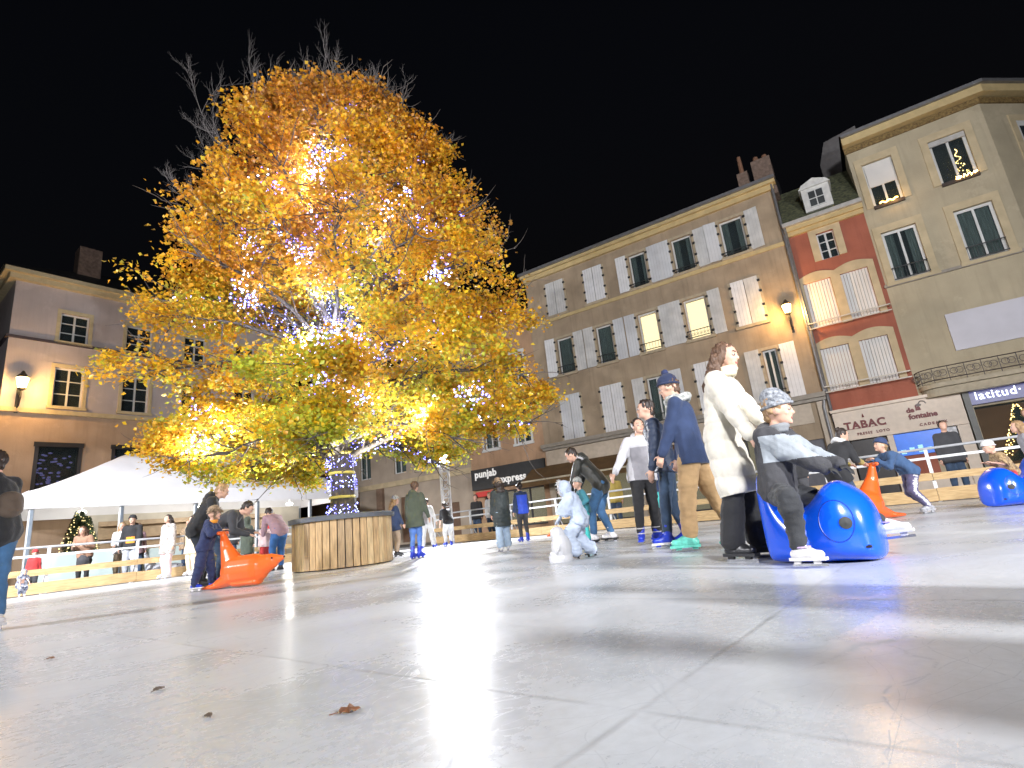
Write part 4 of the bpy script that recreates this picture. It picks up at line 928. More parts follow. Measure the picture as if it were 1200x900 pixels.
def fuse(b, name, voxel, smooth=3, disp=None):
    me = b.mesh('raw')
    out = evaluated(me, [('REMESH', dict(mode='VOXEL', voxel_size=voxel, adaptivity=0, use_smooth_shade=True)), ('SMOOTH', dict(factor=.5, iterations=smooth))])
    bpy.data.meshes.remove(me); out.name = name
    if disp:
        nv = len(out.vertices); co = np.empty(nv*3, np.float32); out.vertices.foreach_get('co', co); co = co.reshape(-1, 3)
        no = np.empty(nv*3, np.float32); out.vertex_normals.foreach_get('vector', no); no = no.reshape(-1, 3)
        co = co+no*disp(co, no)[:, None]; out.vertices.foreach_set('co', co.reshape(-1).astype(np.float32)); out.update()
    out.polygons.foreach_set('use_smooth', [True]*len(out.polygons))
    return out
def noise_arr(co, sc, seed=0, stretch=(1, 1, 1)):
    o_ = Vector((seed*3.1, seed*1.7, 0)); return np.array([noise.fractal(Vector((c[0]*stretch[0], c[1]*stretch[1], c[2]*stretch[2]))*sc+o_, .9, 2, 3) for c in co.tolist()])
def ik(a, t, l1, l2, pole):
    d = t-a; L = d.length; mx_ = (l1+l2)*.998
    if L > mx_: t = a+d*(mx_/L); d = t-a; L = mx_
    d.normalize(); x = (l1*l1-l2*l2+L*L)/(2*L); h = sqrt(max(0, l1*l1-x*x)); pp = pole-d*pole.dot(d)
    if pp.length < 1e-4: pp = Vector((0, 1, 0))-d*d.y
    return a+d*x+pp.normalized()*h, t
SKIN = mat('skin', (.60, .36, .26), .5, .10, 14, .05, 90)
SKD = mat('skin_lips', (.42, .15, .13), .45)
EYEW = mat('eye_white', (.42, .42, .42), .3); EYED = mat('eye_dark', (.03, .02, .018), .25)
def cloth(name, col, rough=.85, var=.12, scale=9, bump=.25, bscale=120, **k): return mat(name, col, rough, var, scale, bump, bscale, sheen=.1, **k)
def make_person(loc, az, H, label, cat='person', group=None, hip=(0, 0, .52), lean=0, curl=0, side=0, feet=None, hands=None, elbow=None, knee=None, head=(0, 0), hs=1.0,
                top=None, legs=None, shoes=None, hair=None, hat=None, scarf=None, gloves=None, vox=.02, face=1, extras=None, hand_curl=.5, twist=0, lift=.05, skin=None, shoe_kind='skate'):
    """H body height; lengths below are fractions of H; +Y is where the figure faces; az = compass angle clockwise from +Y"""
    root = empty('person', (loc[0], loc[1], loc[2] if len(loc) > 2 else 0), -R(az)); tag(root, label, cat, group)
    V3 = lambda p: Vector(p)*H
    lift_ = lift if shoe_kind == 'skate' else 0.012
    hp = V3(hip)+Vector((0, 0, lift_)); skin = skin or SKIN
    th1, th2 = R(lean), R(lean+curl); sd = R(side)
    s1 = Vector((sin(sd), sin(th1)*cos(sd), cos(th1)*cos(sd))).normalized(); s2 = Vector((sin(sd), sin(th2)*cos(sd), cos(th2)*cos(sd))).normalized()
    lat = Vector((cos(R(twist)), -sin(R(twist)), -sin(sd)*.6)).normalized(); hlat = Vector((1, 0, 0))
    waist = hp+s1*.10*H; chest = waist+s1*.05*H+s2*.055*H; nb_ = chest+s2*.105*H
    k_ = .92+.08*(H > 1.4)
    shw = .098*H*k_; fwd = s2.cross(lat)*-1
    if fwd.y < 0 and abs(lean) < 80: fwd = -fwd
    sh = [nb_+lat*shw*s_-s2*.018*H for s_ in (1, -1)]
    hj = [hp+hlat*.052*H*s_ for s_ in (1, -1)]
    feet = feet or [(.06, 0, .045, 8, 0), (-.06, .02, .045, -8, 0)]
    hands = hands or [(.15, .03, .42), (-.15, .03, .42)]
    knee = knee or [(0.1, 1, .2), (-.1, 1, .2)]; elbow = elbow or [(.5, -1, -.3), (-.5, -1, -.3)]
    kn = []; an = []; el = []; wr_ = []
    for i in range(2):
        a = V3(feet[i][:3])+Vector((0, 0, lift_)); j, a = ik(hj[i], a, .245*H, .235*H, Vector(knee[i])); kn.append(j); an.append(a)
        t = V3(hands[i])+Vector((0, 0, lift_)); j, t = ik(sh[i], t, .168*H, .145*H, Vector(elbow[i])); el.append(j); wr_.append(t)
    # head
    hh = .132*H*hs; hyaw, hpit = R(head[0]), R(head[1])
    Hm = Matrix.Rotation(-hyaw, 3, 'Z') @ Matrix.Rotation(hpit, 3, 'X')
    nk = nb_+s2*.03*H+ Hm @ Vector((0, .012*H, 0)); hc = nk+Hm @ Vector((0, .10*hh, .62*hh))
    hd_ = lambda x, y, z: hc+Hm @ Vector((x*hh, y*hh, z*hh))
    b = MB()
    ellip(b, hd_(0, -.04, .06), (.36*hh, .44*hh, .44*hh), Hm, 20); ellip(b, hd_(0, .10, -.22), (.265*hh, .30*hh, .29*hh), Hm)
    if face >= 1:
        capsule(b, hd_(0, .36, .06), .045*hh, hd_(0, .445, -.10), .055*hh); ellip(b, hd_(0, .33, -.40), (.10*hh, .09*hh, .08*hh), Hm, 10)
        for s_ in (1, -1): ellip(b, hd_(.355*s_, -.02, -.06), (.04*hh, .09*hh, .13*hh), Hm, 10); ellip(b, hd_(.17*s_, .26, -.12), (.10*hh, .09*hh, .08*hh), Hm, 10)
        capsule(b, hd_(.17, .32, .13), .055*hh, hd_(-.17, .32, .13), .055*hh)
    capsule(b, nb_-s2*.02*H, .036*H, nk+Hm @ Vector((0, 0, .25*hh)), .032*H)
    capsule(b, hj[0]+s1*.01*H, .055*H, hj[1]+s1*.01*H, .055*H); capsule(b, hp, .065*H, waist, .062*H, (hlat, 1.25)); capsule(b, waist, .062*H, chest+s2*.03*H, .066*H, (lat, 1.35))
    capsule(b, sh[0]-lat*.01*H, .034*H, sh[1]+lat*.01*H, .034*H)
    bones = []
    fdir = []
    for i in range(2):
        capsule(b, hj[i], .050*H, kn[i], .031*H); capsule(b, kn[i], .031*H, an[i], .019*H)
        capsule(b, sh[i], .030*H, el[i], .023*H); capsule(b, el[i], .023*H, wr_[i], .015*H)
        ta, pt_ = R(feet[i][3]), R(feet[i][4]); fd = Vector((sin(ta)*cos(pt_), cos(ta)*cos(pt_), sin(pt_))); fdir.append(fd)
        dn = Vector((0, 0, -1))-fd*(-fd.z); dn.normalize()
        capsule(b, an[i]+dn*.02*H-fd*.02*H, .024*H, an[i]+dn*.025*H+fd*.085*H, .016*H)
        # hand: palm, four fingers, thumb
        hd0 = (wr_[i]-el[i]).normalized(); s_ = 1 if i == 0 else -1; hl = .105*H
        bend = Vector((0, .3, -1)).normalized() if hand_curl > .8 else hd0
        hdir = (hd0+bend*(.6 if hand_curl > .8 else 0)).normalized(); sidev = hdir.cross(Vector((0, 0, 1)));
        if sidev.length < .2: sidev = hdir.cross(Vector((1, 0, 0)))
        sidev.normalize(); palmn = sidev.cross(hdir).normalized()
        if palmn.z > 0: palmn = -palmn
        if abs(hdir.z) > .8: sidev = Vector((0, 1, 0)); sidev = (sidev-hdir*sidev.dot(hdir)).normalized(); palmn = Vector((-s_, 0, 0)); 
        fr = max(.0052*H, vox*.55)
        capsule(b, wr_[i], .016*H, wr_[i]+hdir*.042*H, .021*H, (palmn, .6))
        for q in range(4):
            o_ = sidev*(q-1.5)*.0115*H; kp = wr_[i]+hdir*.05*H+o_; ln = (.034, .040, .037, .029)[q]*H
            m1 = kp+(hdir+palmn*hand_curl*.7).normalized()*ln*.55; m2 = m1+(hdir+palmn*hand_curl*1.8).normalized()*ln*.6
            capsule(b, kp-hdir*.01*H, fr*1.05, m1, fr, n=8); capsule(b, m1, fr, m2, fr*.85, n=8)
        tb = wr_[i]+hdir*.018*H+sidev*.016*H*1; t1_ = tb+(hdir*.7+sidev*.8+palmn*.3).normalized()*.026*H; capsule(b, tb, fr*1.2, t1_, fr*1.05, n=8); capsule(b, t1_, fr*1.05, t1_+(hdir+sidev*.2+palmn*.4).normalized()*.02*H, fr*.9, n=8)
    bv = vox if vox < .012 else vox*.8
    body = fuse(b, 'body', bv, 2); bo = link('body', body, root, [skin]+([gloves] if gloves else []))
    if gloves:
        for p_ in body.polygons:
            c = p_.center
            if min((c-wr_[0]).length, (c-wr_[1]).length) < .13*H and min((c-hc).length, 9) > .12*H: p_.material_index = 1
    # face details
    if face >= 1:
        for s_ in (1, -1):
            e = MB(); c = hd_(.155*s_, .345, .02); ellip(e, c, (.072*hh, .04*hh, .036*hh), Hm, 10); k0 = len(e.f)
            ellip(e, c+Hm @ Vector((0, .030*hh, 0)), (.036*hh, .018*hh, .038*hh), Hm, 8); e.m = [0]*k0+[1]*(len(e.f)-k0); e.build('eye', [EYEW, EYED], bo, True)
            e = MB(); capsule(e, hd_(.08*s_, .395, .145), .016*hh, hd_(.25*s_, .35, .16), .012*hh, n=6); e.build('eyebrow', mat('eyebrow', (.06, .035, .02), .8), bo, True)
        e = MB(); capsule(e, hd_(.085, .375, -.255), .020*hh, hd_(-.085, .375, -.255), .020*hh, n=8); capsule(e, hd_(.06, .375, -.285), .022*hh, hd_(-.06, .375, -.285), .022*hh, n=8); e.build('lips', SKD, bo, True)
    # trousers
    if legs:
        w = legs.get('w', 1.0); b = MB()
        capsule(b, hj[0]+s1*.0*H, .063*H, hj[1], .063*H); capsule(b, hp, .070*H, hp+s1*.05*H, .070*H, (hlat, 1.2))
        short = legs.get('crop', 0.0)
        for i in range(2):
            capsule(b, hj[i], .060*H*w**.5, kn[i], .045*H*w); e = an[i].lerp(kn[i], .10+short); capsule(b, kn[i], .044*H*w, e, .032*H*w*legs.get('flare', 1))
        amp = legs.get('fold', .006)
        me = fuse(b, 'trousers', vox, 2, lambda co, no: amp*(1.6*noise_arr(co, 9/H*1.0, 3, (1, 1, 2.2))+.5))
        tr = link('trousers', me, root, [legs['m']]+([legs['m2']] if 'm2' in legs else []))
        if 'm2' in legs:  # side stripe
            for p_ in me.polygons:
                if p_.normal.x*(1 if p_.center.x > 0 else -1) > .93: p_.material_index = 1
    # shoes
    if shoes:
        for i in range(2):
            fd = fdir[i]; dn = Vector((0, 0, -1))-fd*(-fd.z); dn.normalize(); sv = fd.cross(dn).normalized(); a = an[i]; b = MB()
            hf = .155*H if H < 1.45 else .15*H
            shaft = (kn[i]-a).normalized()
            capsule(b, a+dn*.018*H, .030*H, a+shaft*(.075 if shoe_kind == 'skate' else .02)*H, .033*H)
            capsule(b, a+dn*.024*H-fd*.022*H, .026*H, a+dn*.026*H+fd*.09*H, .021*H, (sv, 1.08))
            capsule(b, a+dn*.0*H+fd*.01*H, .026*H, a+dn*.018*H+fd*.06*H, .020*H)
            me = fuse(b, 'boot', min(vox, .014), 1); nm = 'skate' if shoe_kind == 'skate' else 'shoe'
            so = link(nm, me, root, shoes['m']); so.data.name = nm
            def slab(u0_, u1_, d0, d1, hw, m_, nm2):
                q = MB(); v = [a+fd*u*H+dn*d_*H+sv*w_*H for d_ in (d0, d1) for w_ in (-hw, hw) for u in (u0_, u1_)]
                q.add(v, [(0, 2, 3, 1), (4, 5, 7, 6), (0, 1, 5, 4), (2, 6, 7, 3), (0, 4, 6, 2), (1, 3, 7, 5)]); o_ = q.build(nm2, m_, so); return o_
            slab(-.05, .115, .038, .052, .021, shoes.get('sole', shoes['m']), 'sole')
            if shoe_kind == 'skate':
                L_ = lift_/H+.045
                slab(-.045, .115, L_-.012, L_, .0022, mat('skate_steel', (.5, .5, .52), .25, metal=.9), 'blade')
                for u in (-.035, .055): slab(u, u+.03, .052, L_-.010, .008, shoes.get('frame', shoes.get('sole', shoes['m'])), 'blade_holder')
            if 'strap' in shoes:
                for k2, dd_ in ((-.05, .0), (-.01, .025)):
                    q = MB(); c0 = a+shaft*(-k2)*H
                    n_ = 14
                    for j in range(n_):
                        t0, t1_ = 2*pi*j/n_, 2*pi*(j+1)/n_; f_ = lambda t: c0+(fd*cos(t)*.036+sv*sin(t)*.034)*H+fd*dd_*H*.6
                        q.tube(f_(t0), f_(t1_), .0045*H, n=5)
                    q.build('strap', shoes['strap'], so)
    # coat / jacket
    if top:
        w = top.get('w', 1.0); b = MB(); lm = (kn[0]+kn[1])/2-hp; lm.normalize(); hem = hp+lm*top.get('len', .03)*H
        capsule(b, waist-s1*.02*H, .075*H*w, chest+s2*.045*H, .074*H*w, (lat, 1.38)); capsule(b, hp, .080*H*w, waist, .074*H*w, (hlat, 1.5))
        if top.get('len', .03) > .06: capsule(b, hp, .080*H*w, hem, .086*H*w*top.get('flare', 1.0), (hlat, 1.5))
        else: capsule(b, hp, .080*H*w, hem, .078*H*w, (hlat, 1.5))
        capsule(b, sh[0], .040*H*w, sh[1], .040*H*w); capsule(b, nb_-s2*.03*H, .055*H, nb_+s2*.008*H, .046*H)
        aw_ = top.get('aw', 1.0)*w; bon = [(hem, nb_)]
        for i in range(2):
            we = el[i].lerp(wr_[i], .96); capsule(b, sh[i], .043*H*aw_, el[i], .036*H*aw_); capsule(b, el[i], .036*H*aw_, we, .027*H*aw_); bon += [(sh[i], el[i]), (el[i], we)]
        if top.get('hood'):
            capsule(b, nb_-fwd*.05*H+s2*.02*H, .045*H, nb_-fwd*.055*H-s2*.02*H, .04*H, (lat, 1.6))
        if top.get('hood_up'):
            capsule(b, hd_(0, -.10, .10), .50*hh, hd_(0, -.08, -.25), .44*hh)
        puff, pitch, fold = top.get('puff', 0), top.get('pitch', .06)*H, top.get('fold', .006)
        def dsp(co, no):
            best = np.full(len(co), 9.); ph = np.zeros(len(co))
            for p, q in bon:
                p_, q_ = np.array(p), np.array(q); d_ = q_-p_; Ls = np.dot(d_, d_); t = np.clip((co-p_)@d_/Ls, -.2, 1.2); dist = np.linalg.norm(co-(p_+t[:, None]*d_), axis=1)/(1 if p is hem else .55)
                mk = dist < best; best[mk] = dist[mk]; ph[mk] = (t*math.sqrt(Ls))[mk]
            r_ = fold*1.8*noise_arr(co, 8/H, 1, (1.4, 1.4, 1))
            if puff: r_ += puff*(np.abs(np.sin(pi*ph/pitch+.35*noise_arr(co, 5, 9)))**.6-.6)
            return r_
        me = fuse(b, 'coat', vox, 2, dsp)
        if top.get('len', .03) > .02:   # cut a clean flat hem
            bm = bmesh.new(); bm.from_mesh(me); dcut = lm; bmesh.ops.bisect_plane(bm, geom=bm.verts[:]+bm.edges[:]+bm.faces[:], plane_co=hem, plane_no=-dcut if False else dcut, clear_outer=True)
            ed = [e for e in bm.edges if e.is_boundary]
            if ed: bmesh.ops.holes_fill(bm, edges=ed)
            bm.to_mesh(me); bm.free()
        jo = link(top.get('name', 'jacket'), me, root, [top['m']]+([top['m2']] if 'm2' in top else []))
        if 'm2' in top:
            fn = top['pick']
            for p_ in me.polygons:
                if fn(p_.center/H, p_.normal, dict(sh=sh, el=el, wr=wr_, nb=nb_, hp=hp, H=H)): p_.material_index = 1
        if top.get('fur'):
            q = MB(); vv = []
            for j in range(420):
                t = random.random()*2*pi; c0 = hd_(.42*cos(t), .22-.12*abs(sin(t)), .05+.5*sin(t)); d_ = Vector((random.gauss(0, 1), random.gauss(0, 1), random.gauss(0, 1))).normalized(); e_ = d_.orthogonal().normalized()*.006
                k0 = len(q.v); q.add([c0-e_, c0+e_, c0+d_*.055*random.uniform(.5, 1.1)], [(0, 1, 2)])
            q.build('fur_trim', top['fur'], jo)
        if top.get('zip'):
            q = MB(); pts = [hem.lerp(nb_, t)+fwd*(.080 if t > .2 else .084)*H*w*(1-.25*max(0, t-.7)/.3) for t in np.linspace(.08, .94, 9)]; q.path(pts, [.004]*9, 5); q.build('zip', top['zip'], jo)
        if top.get('collar'):
            q = MB(); 
            for j in range(36):
                t0, t1_ = 2*pi*j/18, 2*pi*(j+1)/18; f_ = lambda t: nk+s2*(-.012+.022*(j//18))*H+Vector((cos(t)*.043, sin(t)*.045+.006*(j//18), .004*sin(t)))*H
                capsule(q, f_(t0), .0165*H, f_(t1_), .0165*H, n=8)
            link('collar', fuse(q, 'collar', vox*.8, 2), jo, top['collar'])
    if scarf:
        q = MB()
        for j in range(16):
            t0, t1_ = 2*pi*j/16, 2*pi*(j+1)/16; f_ = lambda t: nb_+s2*(.022+.006*sin(3*t))*H+(lat*cos(t)*.058+fwd*sin(t)*.06)*H
            capsule(q, f_(t0), .026*H, f_(t1_), .026*H, n=8)
        if scarf.get('tail'): capsule(q, nb_+fwd*.06*H, .02*H, nb_+fwd*.085*H-s2*.13*H, .022*H, (lat, 1.6))
        link('scarf', fuse(q, 'scarf', vox*.8, 1, lambda co, no: .008*noise_arr(co, 14, 4)), root, scarf['m'])
    if hair:
        q = MB(); st_ = hair.get('style', 'short')
        ellip(q, hd_(0, -.10, .13), (.40*hh, .43*hh, .43*hh), Hm, 20)
        capsule(q, hd_(0, -.20, .05), .36*hh, hd_(0, -.26, -.22), .22*hh)
        if st_ == 'long':
            Lh = hair.get('len', 1.0)
            for s_ in (1, -1):
                capsule(q, hd_(.28*s_, -.06, .12), .16*hh, hd_(.40*s_, -.16, -.45), .14*hh); capsule(q, hd_(.40*s_, -.16, -.45), .14*hh, hd_(.58*s_, -.26, -.60-.5*Lh), .13*hh)
            capsule(q, hd_(0, -.3, -.1), .28*hh, hd_(0, -.72, -.6-.5*Lh), .20*hh, (lat, 2.2))
        if st_ == 'fringe': capsule(q, hd_(-.2, .22, .36), .12*hh, hd_(.2, .22, .36), .12*hh)
        if st_ == 'pony': capsule(q, hd_(0, -.5, .2), .12*hh, hd_(0, -.7, -.5), .07*hh)
        if st_ == 'bun': ellip(q, hd_(0, -.45, .42), (.16*hh,)*3)
        me = fuse(q, 'hair', min(vox, .014), 1, lambda co, no: .016*hh/.2*noise_arr(co, 30, 2, (1.6, 1.6, .25)))
        bm = bmesh.new(); bm.from_mesh(me)   # open the face
        inv = Hm.transposed()
        if st_ != 'fringe':
            dl = [v for v in bm.verts if (lambda p: p.y > .16*hh and p.z < .30*hh and abs(p.x) < .34*hh)(inv @ (v.co-hc))]
            bmesh.ops.delete(bm, geom=dl, context='VERTS')
        bm.to_mesh(me); bm.free()
        link('hair', me, bo, hair['m'])
    if hat:
        q = MB(); ho = hat.get('kind', 'beanie')
        ellip(q, hd_(0, -.05, .24), (.41*hh, .48*hh, .44*hh), Hm, 20)
        if hat.get('slouch'): ellip(q, hd_(0, -.16, .46), (.34*hh, .40*hh, .34*hh), Hm)
        me = fuse(q, 'hat', min(vox, .014), 1, lambda co, no: .006*noise_arr(co, 12, 6)); bm = bmesh.new(); bm.from_mesh(me)
        nrm_ = Hm @ Vector((0, -.25, 1)).normalized(); bmesh.ops.bisect_plane(bm, geom=bm.verts[:]+bm.edges[:]+bm.faces[:], plane_co=hd_(0, 0, .12), plane_no=nrm_, clear_inner=True); bm.to_mesh(me); bm.free()
        hto = link('hat', me, bo, hat['m']); q = MB()
        for j in range(20):
            t0, t1_ = 2*pi*j/20, 2*pi*(j+1)/20; f_ = lambda t: hd_(.41*cos(t), -.05+.47*sin(t), .15-.0+.25*.47*sin(t)); capsule(q, f_(t0), .055*hh, f_(t1_), .055*hh, n=8)
        q.build('cuff', hat.get('cuff', hat['m']), hto, True)
        if hat.get('pom'):
            q = MB(); ellip(q, hd_(0, -.12, .72), (.17*hh,)*3, None, 12); link('pompom', fuse(q, 'pompom', .012, 0, lambda co, no: .012*noise_arr(co, 60, 1)), hto, hat['pom'])
        if ho == 'cap': q = MB(); capsule(q, hd_(0, .36, .22), .05*hh, hd_(0, .68, .14), .04*hh, (lat, 5)); q.build('peak', hat['m'], hto, True)
        if hat.get('fur'):
            q = MB()
            for j in range(260):
                t = random.random()*2*pi; c0 = hd_(.43*cos(t), .05+.43*sin(t), .16); d_ = Vector((random.gauss(0, 1), random.gauss(0, 1), random.gauss(0, 1))).normalized(); e_ = d_.orthogonal().normalized()*.006; q.add([c0-e_, c0+e_, c0+d_*.05], [(0, 1, 2)])
            q.build('fur_trim', hat['fur'], hto)
    if extras: extras(root, dict(hp=hp, waist=waist, chest=chest, nb=nb_, sh=sh, el=el, wr=wr_, kn=kn, an=an, lat=lat, fwd=fwd, s2=s2, H=H, hj=hj, hd=hd_, hh=hh))
    return root
# ---- cloth colours
c_cream = cloth('cream_puffer', (.70, .66, .56), .6); c_black = cloth('black_cloth', (.018, .018, .02)); c_blk2 = cloth('charcoal_cloth', (.045, .045, .05))
c_navy = cloth('navy_coat', (.022, .04, .10)); c_khaki = cloth('khaki_chino', (.42, .27, .13)); c_jean = cloth('blue_denim', (.05, .13, .26), var=.3, scale=5); c_jeanl = cloth('light_denim', (.36, .46, .58), var=.2)
c_jeand = cloth('dark_denim', (.03, .055, .10), var=.3); c_gry = cloth('grey_hoodie', (.30, .29, .31)); c_grl = cloth('pale_grey_sleeve', (.55, .54, .56)); c_knit = cloth('marled_knit', (.10, .11, .13), var=.5, scale=40, bump=.6, bscale=60, col2=(.38, .40, .43))
c_olive = cloth('olive_parka', (.06, .075, .055)); c_snow = cloth('pale_blue_snowsuit', (.54, .62, .76), .6); c_royal = cloth('royal_blue_vest', (.02, .07, .55), .6); c_mauve = cloth('mauve_jacket', (.30, .19, .22)); c_pink = cloth('pale_pink_cloth', (.70, .52, .52))
c_teal = cloth('teal_skirt', (.05, .42, .40)); c_leop = cloth('leopard_fur', (.12, .07, .03), .9, scale=30, col2=(.48, .34, .18)); c_camo = cloth('cream_camouflage', (.20, .18, .16), scale=14, col2=(.60, .54, .50)); c_sand = cloth('sand_coat', (.62, .50, .36)); c_white = cloth('white_cloth', (.72, .72, .72)); c_blue2 = cloth('mid_blue_coat', (.045, .095, .20)); c_purp = cloth('dusk_purple_trousers', (.10, .09, .18)); c_red = cloth('red_cloth', (.5, .04, .04)); c_brown = cloth('brown_fur', (.30, .21, .13), .9, var=.4, scale=30); c_orange = cloth('orange_print', (.8, .3, .03)); c_plaid = cloth('grey_plaid', (.2, .21, .2), scale=25, col2=(.6, .6, .56)); c_must = cloth('mustard_cloth', (.35, .26, .06)); c_spot = cloth('speckled_navy', (.02, .025, .06), scale=22, col2=(.45, .47, .55))
h_brown = mat('brown_hair', (.11, .06, .035), .5, .35, 20, .5, 60, stretch=(3, 3, .5)); h_dark = mat('dark_hair', (.03, .02, .016), .5, .3, 20); h_fair = mat('fair_hair', (.32, .20, .10), .5, .3, 20)
k_white = mat('white_skate_shell', (.66, .64, .64), .35, .12, 30); k_blue = mat('blue_skate_shell', (.02, .05, .50), .35, .1); k_black = mat('black_skate_shell', (.02, .02, .022), .35); k_green = mat('green_skate_shell', (.12, .50, .40), .35, .3, 20); k_grey = mat('grey_skate_shell', (.36, .36, .38), .4, .3, 20); k_lil = mat('lilac_strap', (.45, .33, .55), .5); k_shoe = mat('white_trainer', (.7, .7, .7), .5); k_boot = mat('black_boot', (.02, .02, .02), .5); k_pale = mat('pale_buckle', (.5, .5, .5), .4)

# ---- 1 woman in the long cream coat
make_person((1.72, 4.56), 126, 1.72, 'woman in long cream puffer coat standing behind the boy on the blue whale', top=dict(m=c_cream, len=.255, w=1.07, aw=1.12, puff=.013, pitch=.085, fold=.005, name='coat', collar=cloth('cream_knit', (.66, .58, .40)), flare=1.04),
    legs=dict(m=c_black, w=1.15, flare=1.5), shoes=dict(m=k_black, strap=k_pale, frame=k_black), hair=dict(m=h_brown, style='long', len=1.2), lean=8, curl=5, side=3, hands=[(.15, .17, .50), (-.08, .24, .52)], head=(6, -9), vox=.0105, hand_curl=.7,
    feet=[(.07, -.03, .045, 20, 0), (-.07, .05, .045, -4, 0)], elbow=[(.7, -1, -.4), (-.6, -1, -.3)])
# ---- 2 navy coat, khaki trousers
make_person((1.86, 5.9), -62, 1.84, 'man in navy coat, khaki trousers and bobble hat holding a boy by the hand', top=dict(m=c_navy, len=.07, w=1.06, fold=.007), legs=dict(m=c_khaki, w=1.15, fold=.010, flare=1.1), shoes=dict(m=k_green, sole=k_green, frame=k_green),
    hat=dict(m=cloth('navy_knit', (.015, .025, .07)), pom=cloth('navy_pom', (.02, .03, .09))), hair=dict(m=h_brown), scarf=dict(m=c_plaid, tail=1), lean=4, head=(0, -12), hands=[(.12, .12, .46), (-.06, .17, .50)], vox=.0125, hand_curl=.8,
    feet=[(.05, -.16, .06, 10, -12), (-.07, .08, .045, -6, 0)])
# ---- 3 person behind him
make_person((1.80, 6.75), -80, 1.76, 'dark puffer-jacketed skater half hidden behind the man in khaki trousers', top=dict(m=cloth('ink_puffer', (.02, .035, .075), .5), len=.05, w=1.08, puff=.012, pitch=.05), legs=dict(m=c_jeand, w=.95), shoes=dict(m=k_blue, frame=k_blue, sole=k_white),
    hair=dict(m=h_dark), lean=10, hands=[(.14, .10, .48), (-.12, .12, .46)], vox=.016, feet=[(.06, -.06, .05, 5, -8), (-.06, .08, .045, -5, 0)])
# ---- 4 boy in grey hoodie with spread arms
make_person((1.75, 8.02), 176, 1.72, 'teenage boy in two-tone grey zipped hoodie with both arms spread', top=dict(m=c_gry, len=.045, w=1.10, m2=c_grl, pick=lambda c, n, j: (abs(c.x) > .085 and c.z > .0) or c.z*j['H'] > j['nb'].z-.07*j['H'], fold=.008, hood=1), legs=dict(m=c_black, w=.95, fold=.008), shoes=dict(m=k_blue, sole=k_blue, frame=k_white, strap=k_white), hair=dict(m=h_dark, style='short'),
    hands=[(.26, .08, .54), (-.29, .06, .52)], elbow=[(.3, -.5, -.8), (-.3, -.5, -.8)], lean=3, side=-4, feet=[(.10, .05, .045, 20, 0), (-.05, -.03, .045, -25, 0)], head=(-6, 0), vox=.0125)
# ---- 5 girl with teal skirt behind
make_person((2.18, 8.9), -70, 1.42, 'child in navy coat and teal skirt behind the boy in the grey hoodie', top=dict(m=c_navy, len=.05, w=1.05), legs=dict(m=c_black, w=.85), shoes=dict(m=k_black), hair=dict(m=h_brown, style='long'), lean=20, hs=1.12, vox=.018,
    extras=lambda r_, j: link('skirt', (lambda q: (capsule(q, j['hp'], .10*j['H'], j['hp']+Vector((0, 0, -.13*j['H'])), .13*j['H']), fuse(q, 'skirt', .02, 2, lambda co, no: .012*noise_arr(co, 12, 2, (1, 1, .2))))[1])(MB()), r_, c_teal))
# ---- 6 man bent forward, dark jacket and jeans
make_person((1.22, 9.55), -66, 1.80, 'man in dark jacket and jeans bending over a small child', top=dict(m=cloth('dark_leather', (.035, .035, .03), .45), len=.02, w=1.03, aw=1.05, hood=1, m2=c_grl, pick=lambda c, n, j: (c*j['H']-j['nb']).length < .085*j['H']), legs=dict(m=c_jean, w=.98), shoes=dict(m=k_white, sole=k_black, frame=k_black), hair=dict(m=h_dark),
    hip=(0, -.08, .50), lean=28, curl=16, head=(0, -30), hands=[(.08, .22, .42), (-.08, .24, .42)], feet=[(.07, -.10, .045, 10, 0), (-.07, .04, .045, -5, 0)], vox=.014)
# ---- 7 child in pale blue snowsuit with a white skating aid
make_person((.52, 6.5), -80, .88, 'toddler in hooded pale blue snowsuit leaning on a white skating aid', top=dict(m=c_snow, len=.05, w=1.55, aw=1.6, hood_up=1, fold=.010, fur=c_white), legs=dict(m=c_snow, w=1.9, flare=1.3, fold=.01), shoes=dict(m=k_white, sole=k_black, frame=k_black), hs=1.45, hip=(.0, -.12, .44), lean=16, curl=6, gloves=c_snow,
    head=(0, -18), hands=[(.12, .22, .40), (-.12, .22, .40)], feet=[(.10, -.22, .05, 5, -8), (-.10, -.02, .045, -5, 0)], vox=.0115, lift=.04)
# ---- 8 small child held by the bent man
make_person((.98, 9.15), -100, .98, 'small child in teal jacket and grey hat between the bending man and the snowsuit', top=dict(m=cloth('deep_teal_jacket', (.03, .15, .19)), len=.04, w=1.2, aw=1.1), legs=dict(m=c_teal, w=1.2), shoes=dict(m=k_blue), hat=dict(m=c_plaid), hs=1.35, lean=8, vox=.016, hands=[(.16, .12, .5), (-.16, .12, .6)])
# ---- 9 girl in the long dark coat
make_person((-.44, 10.1), -20, 1.22, 'girl in long dark padded coat, pale jeans and white skates seen from behind', top=dict(m=cloth('dark_green_down', (.03, .04, .04), .6), len=.20, w=1.1, puff=.008, pitch=.05, fur=c_black, hood=1), legs=dict(m=c_jeanl, w=1.25, flare=1.5), shoes=dict(m=k_white, sole=k_white, frame=k_grey), hair=dict(m=h_dark, style='long', len=.5), hat=dict(m=c_brown, fur=c_brown), hs=1.12, lean=4, vox=.0155,
    hands=[(.13, .09, .46), (-.15, .06, .44)], feet=[(.06, .03, .045, 10, 0), (-.07, -.05, .045, -10, 0)])
